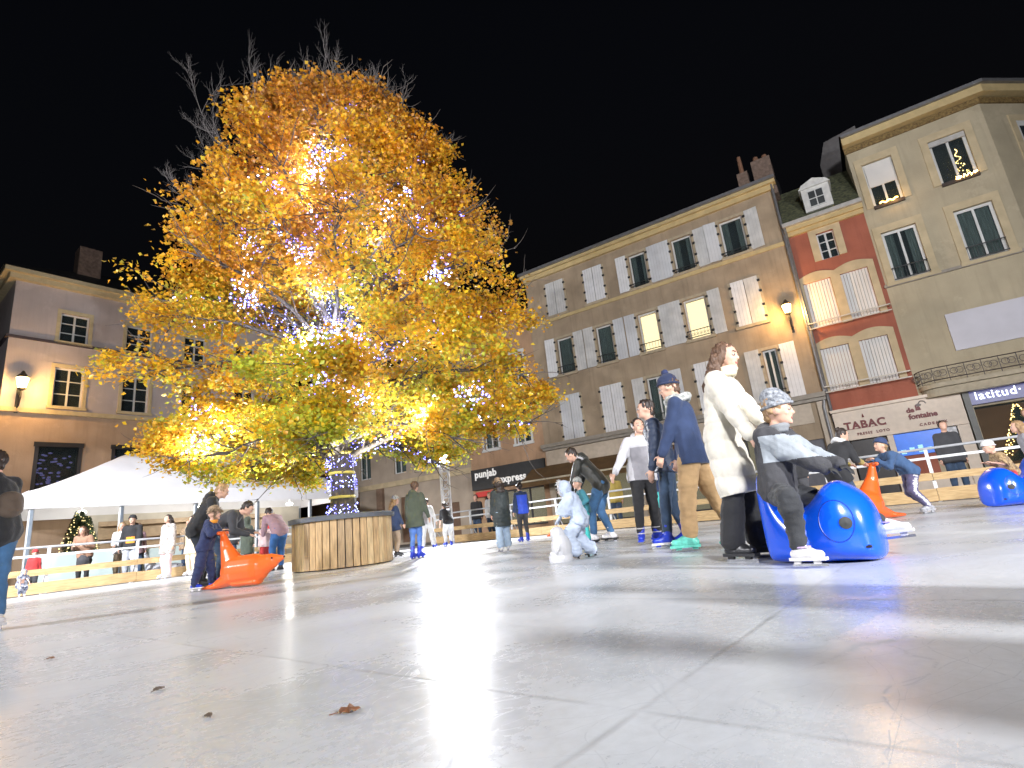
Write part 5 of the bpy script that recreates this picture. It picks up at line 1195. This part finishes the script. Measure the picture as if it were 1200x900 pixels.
# ---- 10 boy in royal blue vest
make_person((-.08, 13.7), -25, 1.36, 'boy in royal blue vest, grey trousers and blue skates by the far fence', top=dict(m=c_royal, len=.05, w=1.06, m2=c_navy, pick=lambda c, n, j: abs(c.x) > .10 or c.z*j['H'] > j['nb'].z-.05), legs=dict(m=c_blk2, w=.95), shoes=dict(m=k_blue, sole=k_blue, frame=k_blue), hair=dict(m=h_dark), hs=1.1, vox=.019, face=0, hands=[(.15, .05, .44), (-.17, .06, .42)], lean=2)
# ---- 11 olive parka
make_person((-2.2, 10.9), 18, 1.42, 'skater in olive parka and jeans with blue skates seen from behind', top=dict(m=c_olive, len=.13, w=1.08, flare=1.08, hood=1, fold=.008), legs=dict(m=cloth('bright_denim', (.09, .19, .50), var=.25), w=.85, fold=.006), shoes=dict(m=k_blue, sole=k_blue, frame=k_blue), hair=dict(m=h_brown), hs=1.02, vox=.0155, hands=[(.21, .06, .44), (-.17, .08, .44)], feet=[(.03, .03, .045, 12, 0), (-.03, -.05, .045, -5, 0)], lean=2, side=3, face=0)
# ---- 12 girl with woolly hat by the planter
make_person((-3.02, 12.7), 60, 1.28, 'girl in navy jacket, khaki trousers and marled hat beside the round planter', top=dict(m=c_navy, len=.10, w=1.08), legs=dict(m=cloth('beige_trousers', (.42, .32, .23)), w=1.0), shoes=dict(m=k_black), hair=dict(m=h_fair, style='long'), hat=dict(m=c_plaid), hs=1.12, vox=.018, face=1, hands=[(.15, .14, .42), (-.15, .14, .44)])
# ---- 13 pair near the truss
make_person((-3.05, 16.9), 10, 1.42, 'skater in white trousers and grey top in front of the floodlight tower', top=dict(m=c_gry, len=.05, w=1.05, m2=c_white, pick=lambda c, n, j: c.x > .05), legs=dict(m=c_white, w=1.3, flare=1.4), shoes=dict(m=k_blue), hair=dict(m=h_dark, style='bun'), vox=.02, face=0, lean=8, hands=[(.2, .1, .45), (-.2, .05, .42)], feet=[(.12, .05, .045, 10, 0), (-.12, -.02, .045, -10, 0)])
make_person((-2.45, 17.2), -30, 1.36, 'skater in black jacket bending behind the one in white trousers', top=dict(m=c_black, len=.03, w=1.1), legs=dict(m=c_white, w=1.1), shoes=dict(m=k_blue), hair=dict(m=h_dark), vox=.02, face=0, lean=26, curl=10, hip=(0, -.05, .5), hands=[(.12, .2, .42), (-.12, .2, .42)])
# ---- sea-lion shaped aids
def seal(loc, az, label, m_, sc=1.0, grp='orange seal skating aids', name='seal_skating_aid'):
    r_ = empty(name, (loc[0], loc[1], 0), -R(az)); tag(r_, label, 'skating aid', grp); X = Vector((1, 0, 0)); b = MB(); s = sc
    P = lambda y, z: Vector((0, y*s, z*s))
    capsule(b, P(-.12, .22), .205*s, P(.18, .23), .20*s, (X, .82)); capsule(b, P(.18, .23), .19*s, P(.42, .30), .105*s, (X, .85)); capsule(b, P(.42, .31), .10*s, P(.58, .335), .035*s, (X, .9))
    capsule(b, P(-.14, .26), .19*s, P(-.27, .55), .085*s, (X, .7)); capsule(b, P(-.27, .55), .08*s, P(-.33, .74), .04*s, (X, .9)); capsule(b, P(-.33, .75)-X*.09*s, .028*s, P(-.33, .75)+X*.09*s, .028*s)
    capsule(b, P(-.18, .14), .12*s, P(-.42, .05), .05*s, (X, 1.2)); capsule(b, P(-.42, .045), .045*s, P(-.60, .03), .022*s, (X, 2.2)); capsule(b, P(-.1, .06), .05*s, P(.22, .06), .05*s, (X, 2.4))
    me = fuse(b, 'shell', .011, 4); bm = bmesh.new(); bm.from_mesh(me); g_ = bmesh.ops.bisect_plane(bm, geom=bm.verts[:]+bm.edges[:]+bm.faces[:], plane_co=(0, 0, .012), plane_no=(0, 0, 1), clear_inner=True); bmesh.ops.holes_fill(bm, edges=[e for e in bm.edges if e.is_boundary]); bm.to_mesh(me); bm.free()
    link('shell', me, r_, m_)
    for s_ in (1, -1): q = MB(); ellip(q, (s_*.078*s, .475*s, .345*s), (.012, .016, .016), None, 8); q.build('eye', EYED, r_, True)
    q = MB(); ellip(q, (0, .612*s, .345*s), (.02, .012, .014), None, 8); q.build('nose', EYED, r_, True)
    return r_
ORG = mat('orange_plastic', (.80, .13, .02), .32, .05, 3, .05, 30, coat=.3)
seal((-4.05, 7.9), 98, 'orange seal skating aid pushed by the child in the fur-hooded snowsuit', ORG, 1.02)
seal((4.62, 7.75), -97, 'orange seal skating aid under the hands of the child in blue coat', ORG, 1.0)
pg = empty('skating_aid', (.36, 6.36, 0), R(70)); tag(pg, 'small white rounded skating aid in front of the toddler in pale blue', 'skating aid')
q = MB(); ellip(q, (0, 0, .15), (.13, .12, .16)); ellip(q, (0, .03, .30), (.085, .085, .085)); capsule(q, (0, 0, .03), .12, (0, .04, .03), .12); capsule(q, (-.1, -.02, .2), .02, (-.16, 0, .12), .015); capsule(q, (.1, -.02, .2), .02, (.16, 0, .12), .015)
link('shell', fuse(q, 'shell', .009, 2), pg, mat('white_plastic', (.68, .68, .70), .35, .05))
q = MB(); capsule(q, (0, .11, .30), .018, (0, .15, .29), .008); q.build('beak', ORG, pg, True)
seal((-10.2, 15.3), 60, 'grey skating aid between the hooded man and the pale pink coat', mat('grey_plastic', (.33, .34, .37), .4, .1), .95, 'white and grey skating aids')
# ---- child with fur hood and the two adults behind
make_person((-4.66, 7.98), 82, 1.05, 'child in dark navy snowsuit with fur hood holding the orange seal', top=dict(m=cloth('ink_snowsuit', (.02, .03, .09)), len=.05, w=1.22, aw=1.2, fur=c_brown, hood=1, fold=.01, collar=c_orange), legs=dict(m=cloth('ink_snowsuit', (0, 0, 0)), w=1.35, fold=.012), shoes=dict(m=k_blue, sole=k_white, strap=k_white), hat=dict(m=c_brown, fur=c_brown), hs=1.35, vox=.012, lean=14, hands=[(.08, .23, .72), (-.08, .23, .72)], elbow=[(1, -.3, -.6), (-1, -.3, -.6)], feet=[(.09, -.08, .045, 5, 0), (-.09, .08, .045, -5, 0)])
make_person((-5.45, 9.2), 62, 1.74, 'adult in black down jacket with fair hair leaning over the child at the orange seal', top=dict(m=c_black, len=.05, w=1.12, puff=.010, pitch=.05, hood=1), legs=dict(m=cloth('black_denim', (.02, .025, .035)), w=1.1), shoes=dict(m=k_boot), shoe_kind='shoe', hair=dict(m=h_fair, style='short'), lean=20, curl=14, head=(0, -26), hip=(0, -.04, .51), vox=.014, hands=[(.12, .2, .50), (-.12, .18, .48)])
make_person((-4.85, 8.75), 78, 1.55, 'adult in black jacket bent double between the fair-haired adult and the fur hood', top=dict(m=c_blk2, len=.02, w=1.15), legs=dict(m=c_jeand, w=1.05), shoes=dict(m=k_blue, sole=k_white, frame=k_white), hair=dict(m=h_dark), lean=42, curl=26, hip=(0, -.10, .48), head=(0, -40), vox=.014, hands=[(.10, .28, .44), (-.10, .28, .46)])
make_person((-5.75, 12.7), -50, 1.66, 'woman in mauve jacket and blue jeans stooping beside the planter', top=dict(m=c_mauve, len=.0, w=1.05), legs=dict(m=cloth('strong_denim', (.03, .11, .30), var=.2), w=1.1, fold=.004), shoes=dict(m=k_boot), shoe_kind='shoe', hair=dict(m=h_dark), lean=38, curl=22, hip=(0, -.08, .51), head=(0, -35), vox=.017, face=0, hands=[(.08, .26, .38), (-.08, .26, .40)])
make_person((-6.75, 13.3), 20, 1.20, 'child in dark green long coat between the black-jacketed adults and the mauve jacket', top=dict(m=c_olive, len=.2, w=1.2, hood_up=1), legs=dict(m=c_blk2, w=.9), shoes=dict(m=k_blue), hs=1.15, vox=.02, face=0)
make_person((-6.1, 12.9), -60, 1.02, 'little child in pink and red suit at the feet of the mauve-jacketed woman', top=dict(m=c_pink, len=.03, w=1.25, m2=c_red, pick=lambda c, n, j: c.z < .5), legs=dict(m=c_red, w=1.35), shoes=dict(m=k_white), hat=dict(m=c_brown), hs=1.3, vox=.018, face=1, lean=8)
# ---- group by the left fence
make_person((-11.2, 15.6), 165, 1.74, 'young man in black hoodie with orange print and pale grey jeans', top=dict(m=c_black, len=.06, w=1.08, hood=1, m2=c_orange, pick=lambda c, n, j: abs(c.x) < .06 and n.y > .4 and .60 < c.z < .70), legs=dict(m=cloth('pale_grey_denim', (.38, .40, .44)), w=1.1), shoes=dict(m=k_shoe, sole=k_shoe), hat=dict(m=c_black), hair=dict(m=h_dark), vox=.017, hands=[(.16, .06, .46), (-.15, .1, .46)], lean=2)
make_person((-9.72, 14.95), 200, 1.60, 'girl in cream camouflage coat and pale pink trousers', top=dict(m=c_camo, len=.16, w=1.15, hood=1), legs=dict(m=c_pink, w=1.2), shoes=dict(m=k_white), hair=dict(m=h_dark, style='long'), vox=.018, lean=3)
make_person((-9.2, 15.2), 190, 1.52, 'girl in sand-coloured furry coat next to the camouflage coat', top=dict(m=c_sand, len=.18, w=1.18, fold=.01), legs=dict(m=c_sand, w=1.1), shoes=dict(m=k_white), hair=dict(m=h_dark, style='long'), vox=.018, lean=4)
make_person((-12.2, 15.2), 165, 1.62, 'long-haired girl in brown top and black skirt leaning on the top rail', top=dict(m=cloth('taupe_top', (.30, .17, .11)), len=.02, w=1.05), legs=dict(m=c_black, w=.9), shoes=dict(m=k_boot), shoe_kind='shoe', hair=dict(m=h_brown, style='long', len=1.1), vox=.018, lean=14, curl=10, head=(0, -14), hands=[(.08, .2, .66), (-.08, .2, .66)],
    extras=lambda r_, j: link('skirt', (lambda q: (capsule(q, j['hp'], .085*j['H'], j['hp']+Vector((0, 0, -.10*j['H'])), .11*j['H']), fuse(q, 'skirt', .02, 2))[1])(MB()), r_, c_blk2))
make_person((-12.0, 16.3), 165, 1.66, 'blonde woman in white jacket behind the fence', top=dict(m=c_white, len=.05, w=1.12, puff=.01), legs=dict(m=c_sand, w=1.0), shoes=dict(m=k_boot), shoe_kind='shoe', hair=dict(m=h_fair, style='long'), vox=.018, lean=4, hands=[(.06, .16, .62), (-.06, .16, .60)])
make_person((-13.6, 15.2), 140, 1.05, 'child with reddish hat behind the fence beside the first tent leg', top=dict(m=c_red, len=.04, w=1.2), legs=dict(m=c_blk2, w=1.1), shoes=dict(m=k_boot), shoe_kind='shoe', hat=dict(m=c_red), hs=1.3, vox=.02)
make_person((-11.35, 12.45), 120, .62, 'crouching child in speckled navy suit at the foot of the left fence', top=dict(m=c_spot, len=.04, w=1.5, aw=1.3, hood_up=1), legs=dict(m=c_spot, w=1.5), shoes=dict(m=k_white), hs=1.5, vox=.014, hip=(0, -.1, .34), lean=18, hands=[(.15, .25, .35), (-.15, .25, .35)], face=1)
for (x, y, az_, m_, hm, lb) in ((-11.3, 18.4, 170, c_brown, h_fair, 'customer in brown fur jacket at the tent counter, nearer the fir'), (-10.3, 19.2, 150, c_blk2, h_dark, 'customer in charcoal jacket at the middle of the tent counter'), (-9.5, 20.6, 200, c_red, h_brown, 'customer in red jacket at the far end of the tent counter'), (-12.4, 17.5, 120, c_mauve, h_brown, 'customer in mauve top under the tent behind the white jacket')):
    make_person((x, y), az_, 1.68, lb, top=dict(m=m_, len=.08, w=1.1), legs=dict(m=c_jeand, w=1.0), shoes=dict(m=k_boot), shoe_kind='shoe', hair=dict(m=hm), vox=.026, face=0)
# ---- figure cut by the left edge
def bag(r_, j):
    q = MB(); c = j['waist']-j['fwd']*.08*j['H']+Vector((0, 0, .06)); capsule(q, c-Vector((0, 0, .06)), .075, c+Vector((0, 0, .06)), .07, (j['lat'], 1.6)); capsule(q, c-j['fwd']*.05-Vector((0, 0, .06)), .04, c-j['fwd']*.05, .035, (j['lat'], 2)); link('backpack', fuse(q, 'backpack', .014, 1, lambda co, no: .006*noise_arr(co, 9, 3)), r_, cloth('brown_backpack', (.10, .07, .05)))
make_person((-5.14, 5.3), -85, 1.66, 'person in dark jacket and blue jeans cut off by the edge of the picture', top=dict(m=c_black, len=.02, w=1.08), legs=dict(m=c_jean, w=1.12), shoes=dict(m=k_white), hair=dict(m=h_dark), vox=.013, hands=[(.12, .16, .52), (-.12, .16, .52)], lean=10, extras=bag)
# ---- whales
WB = mat('glossy_blue_plastic', (.005, .10, .80), .22, .04, 2, .04, 18, coat=.5)
def whale_shell():
    sec = [(-.44, .03, .55, .05), (-.425, .015, .62, .10), (-.38, .005, .655, .15), (-.32, 0, .60, .19), (-.25, 0, .48, .22), (-.17, 0, .385, .25), (-.08, 0, .36, .27), (.0, 0, .40, .285), (.08, 0, .475, .30), (.16, 0, .53, .305), (.24, 0, .535, .30), (.31, 0, .49, .275), (.37, .0, .45, .255), (.42, .005, .39, .21), (.45, .03, .31, .15), (.462, .08, .24, .06)]
    n = 28; v = []; f = []
    for y, z0, z1, w_ in sec:
        for i in range(n):
            t = 2*pi*i/n; cx, sz_ = cos(t), sin(t); e = .75
            x = w_*(abs(cx)**e)*(1 if cx > 0 else -1); zz_ = (abs(sz_)**(.9 if sz_ > 0 else .5))*(1 if sz_ > 0 else -1)
            zm = z0+(z1-z0)*.36; z = zm+(z1-zm)*zz_ if zz_ > 0 else zm+(zm-z0)*zz_
            if zz_ < 0: x *= 1-.12*zz_*zz_
            v.append((x, y*.81, z))
    for j in range(len(sec)-1):
        for i in range(n): f.append((j*n+i, j*n+(i+1) % n, (j+1)*n+(i+1) % n, (j+1)*n+i))
    f.append(tuple(range(n-1, -1, -1))); f.append(tuple((len(sec)-1)*n+i for i in range(n)))
    b = MB().add(v, f); me = b.mesh('shell'); return evaluated(me, [('SUBSURF', dict(levels=2, render_levels=2))])
wsh = whale_shell(); wsh.materials.clear() if len(wsh.materials) else None; wsh.materials.append(WB); wsh.polygons.foreach_set('use_smooth', [True]*len(wsh.polygons))
from mathutils.bvhtree import BVHTree
def on_shell(y, z, s_, off=.0):
    bv = BVHTree.FromObject if False else None
    bm = bmesh.new(); bm.from_mesh(wsh); t = BVHTree.FromBMesh(bm); h_ = t.ray_cast(Vector((s_*1.0, y, z)), Vector((-s_, 0, 0))); bm.free()
    return h_[0]+h_[1]*off, h_[1]
def whale(loc, az, label):
    r_ = empty('whale_skating_aid', (loc[0], loc[1], 0), -R(az)); tag(r_, label, 'skating aid', 'blue whale skating aids')
    o = bpy.data.objects.new('shell', wsh); COL.objects.link(o); o.parent = r_
    for s_ in (1, -1):
        q = MB(); n = 26; pts = []
        for i in range(n+1):
            t = 2*pi*i/n; p, _ = on_shell(.170+.098*cos(t), .27+.13*sin(t), s_, .0005); pts.append(p)
        for i in range(n): q.tube(pts[i], pts[i+1], .0032, n=5)
        q.build('eye_ring', mat('moulded_groove', (.004, .03, .30), .4), r_)
        q = MB(); c, nn = on_shell(.222, .255, s_, .004); A = nn.orthogonal().normalized(); B = nn.cross(A)
        ring = [c+(A*cos(2*pi*i/20)+B*sin(2*pi*i/20))*.038 for i in range(20)]; ring2 = [p-nn*.02 for p in ring]; q.add([c+nn*.004]+ring+ring2, [(0, 1+i, 1+(i+1) % 20) for i in range(20)]+[(1+i, 21+i, 21+(i+1) % 20, 1+(i+1) % 20) for i in range(20)])
        q.build('pupil', mat('dull_black_pupil', (.02, .022, .022), .6, .4, 30), r_)
        q = MB(); c, nn = on_shell(.305, .10, s_, .001); q.tube(c-Vector((0, .02, 0)), c+Vector((0, .02, .003)), .009, n=8); q.build('vent', EYED, r_)
    return r_
whale((2.03, 3.95), 130, 'big glossy blue whale skating aid ridden by the boy in the marled beanie')
whale((6.80, 7.80), -84, 'blue whale skating aid at the far side carrying the leopard-coated child')
# ---- boy riding the whale
make_person((1.97, 3.96), 128, 1.34, 'boy in marled grey beanie and black-grey jacket riding the blue whale', hip=(0, -.11, .335), twist=12, top=dict(m=c_blk2, len=.0, w=1.28, aw=1.22, fold=.010, hood=1, collar=cloth('grey_hood_lining', (.20, .21, .22)), m2=cloth('cool_grey_panel', (.30, .33, .36)), pick=lambda c, n, j: (.52 < c.z < .66 and c.y > -.12 and abs(c.x) < .20)), legs=dict(m=cloth('washed_black_trousers', (.028, .030, .034), var=.35, scale=5), w=1.15, fold=.010), shoes=dict(m=k_white, sole=k_white, frame=k_white, strap=k_lil),
    hat=dict(m=c_knit, slouch=1), hair=dict(m=h_fair), gloves=mat('black_glove', (.02, .02, .02), .7), hs=1.26, lean=4, curl=8, head=(-4, -7), vox=.0095, lift=.045, hands=[(.10, .17, .42), (-.06, .19, .44)], elbow=[(1, -.6, -.3), (-1, -.6, -.3)],
    feet=[(.275, -.01, .055, 10, 0), (-.13, .46, .055, 6, 4)], knee=[(1, .5, 1.2), (-.3, .4, 1)], hand_curl=.5)
# ---- right group
make_person((3.62, 7.35), 25, 1.32, 'young man in black jacket leaning forward behind the boy on the whale', top=dict(m=c_black, len=.05, w=1.12, hood=1), legs=dict(m=c_blk2, w=1.1), shoes=dict(m=k_black), hair=dict(m=h_brown, style='fringe'), vox=.015, lean=14, head=(60, -6), hands=[(.12, .2, .46), (-.1, .2, .46)])
make_person((4.28, 7.45), 70, 1.30, 'woman in white scarf and black coat bent over the orange seal', top=dict(m=c_black, len=.12, w=1.1, m2=c_must, pick=lambda c, n, j: c.y > .15 and c.z > .5), legs=dict(m=c_jeand, w=1.0), shoes=dict(m=k_white), hair=dict(m=h_dark, style='bun'), scarf=dict(m=c_white), vox=.015, lean=24, curl=10, hip=(0, -.06, .50), head=(20, -16), hands=[(.08, .24, .56), (-.08, .24, .56)])
make_person((5.5, 8.05), -88, 1.22, 'child in blue coat and navy hat pushing the second orange seal', top=dict(m=c_blue2, len=.05, w=1.15, aw=1.1, fold=.01), legs=dict(m=c_purp, m2=c_grl, w=1.15), shoes=dict(m=k_grey, sole=k_grey, frame=k_grey), hat=dict(m=cloth('navy_felt', (.03, .05, .13)), cuff=c_navy), hair=dict(m=h_fair), hs=1.18, vox=.0135, hip=(0, -.10, .46), lean=44, curl=4, head=(0, 10), hands=[(.06, .28, .62), (-.06, .28, .62)], feet=[(.07, -.24, .05, 5, -14), (-.07, -.16, .045, -5, -4)])
make_person((6.92, 7.92), -70, .92, 'little child in leopard coat and white hat sitting on the far blue whale', hip=(0, -.02, .42), top=dict(m=c_leop, len=.03, w=1.35, aw=1.2), legs=dict(m=c_red, w=.9), shoes=dict(m=k_white, sole=c_pink), hat=dict(m=c_white), hs=1.4, vox=.013, lean=22, head=(0, -12), hands=[(.12, .22, .6), (-.12, .22, .6)], feet=[(.30, .02, .14, 5, 0), (-.30, .04, .14, -5, 0)], knee=[(1, .6, .6), (-1, .6, .6)])
make_person((7.75, 8.35), -60, 1.10, 'child in pale jacket beside the far blue whale at the picture edge', top=dict(m=c_gry, len=.04, w=1.2), legs=dict(m=c_blk2, w=1.1), shoes=dict(m=k_white), hair=dict(m=h_fair, style='long'), hs=1.25, vox=.016, lean=10)
# ---- spectators outside the far fence
for (x, y, az_, m_, hm, lb) in ((-1.9, 21.6, 200, c_black, h_dark, 'dark-coated passer-by under the restaurant sign'), (-1.3, 20.9, 215, c_white, h_fair, 'passer-by in white top outside the far fence under the sign'), (2.9, 17.6, 210, c_must, h_brown, 'passer-by in mustard coat outside the fence behind the bending man'), (4.2, 16.7, 200, c_red, h_dark, 'passer-by in dark red coat outside the fence behind the hoodie boy'), (9.6, 12.3, 200, c_blk2, h_dark, 'passer-by in charcoal coat outside the fence before the blue screens'), (10.9, 11.6, 230, c_royal, h_fair, 'passer-by in bright blue coat outside the fence below the neon lettering')):
    make_person((x, y), az_, 1.68, lb, top=dict(m=m_, len=.08, w=1.1), legs=dict(m=c_jeand, w=1.0), shoes=dict(m=k_boot), shoe_kind='shoe', hair=dict(m=hm), vox=.026, face=0, group='passers-by outside the rink')
# ---- skaters just outside the picture on the lamp side; their shadows cross the ice
for (x, y, az_, m_, lb) in ((3.6, -.9, 120, c_navy, 'skater in navy coat standing just outside the picture, casting the first long shadow'), (4.05, -.45, 150, c_gry, 'skater in grey coat standing just outside the picture, casting the second long shadow'), (3.3, .45, 140, c_red, 'skater in red jacket standing just outside the picture, casting the third long shadow')):
    make_person((x, y), az_, 1.5 if m_ is c_red else 1.72, lb, top=dict(m=m_, len=.10, w=1.1), legs=dict(m=c_jeand, w=1.1), shoes=dict(m=k_blue), hair=dict(m=h_brown), vox=.026, face=0)
bpy.data.scenes.remove(TS)
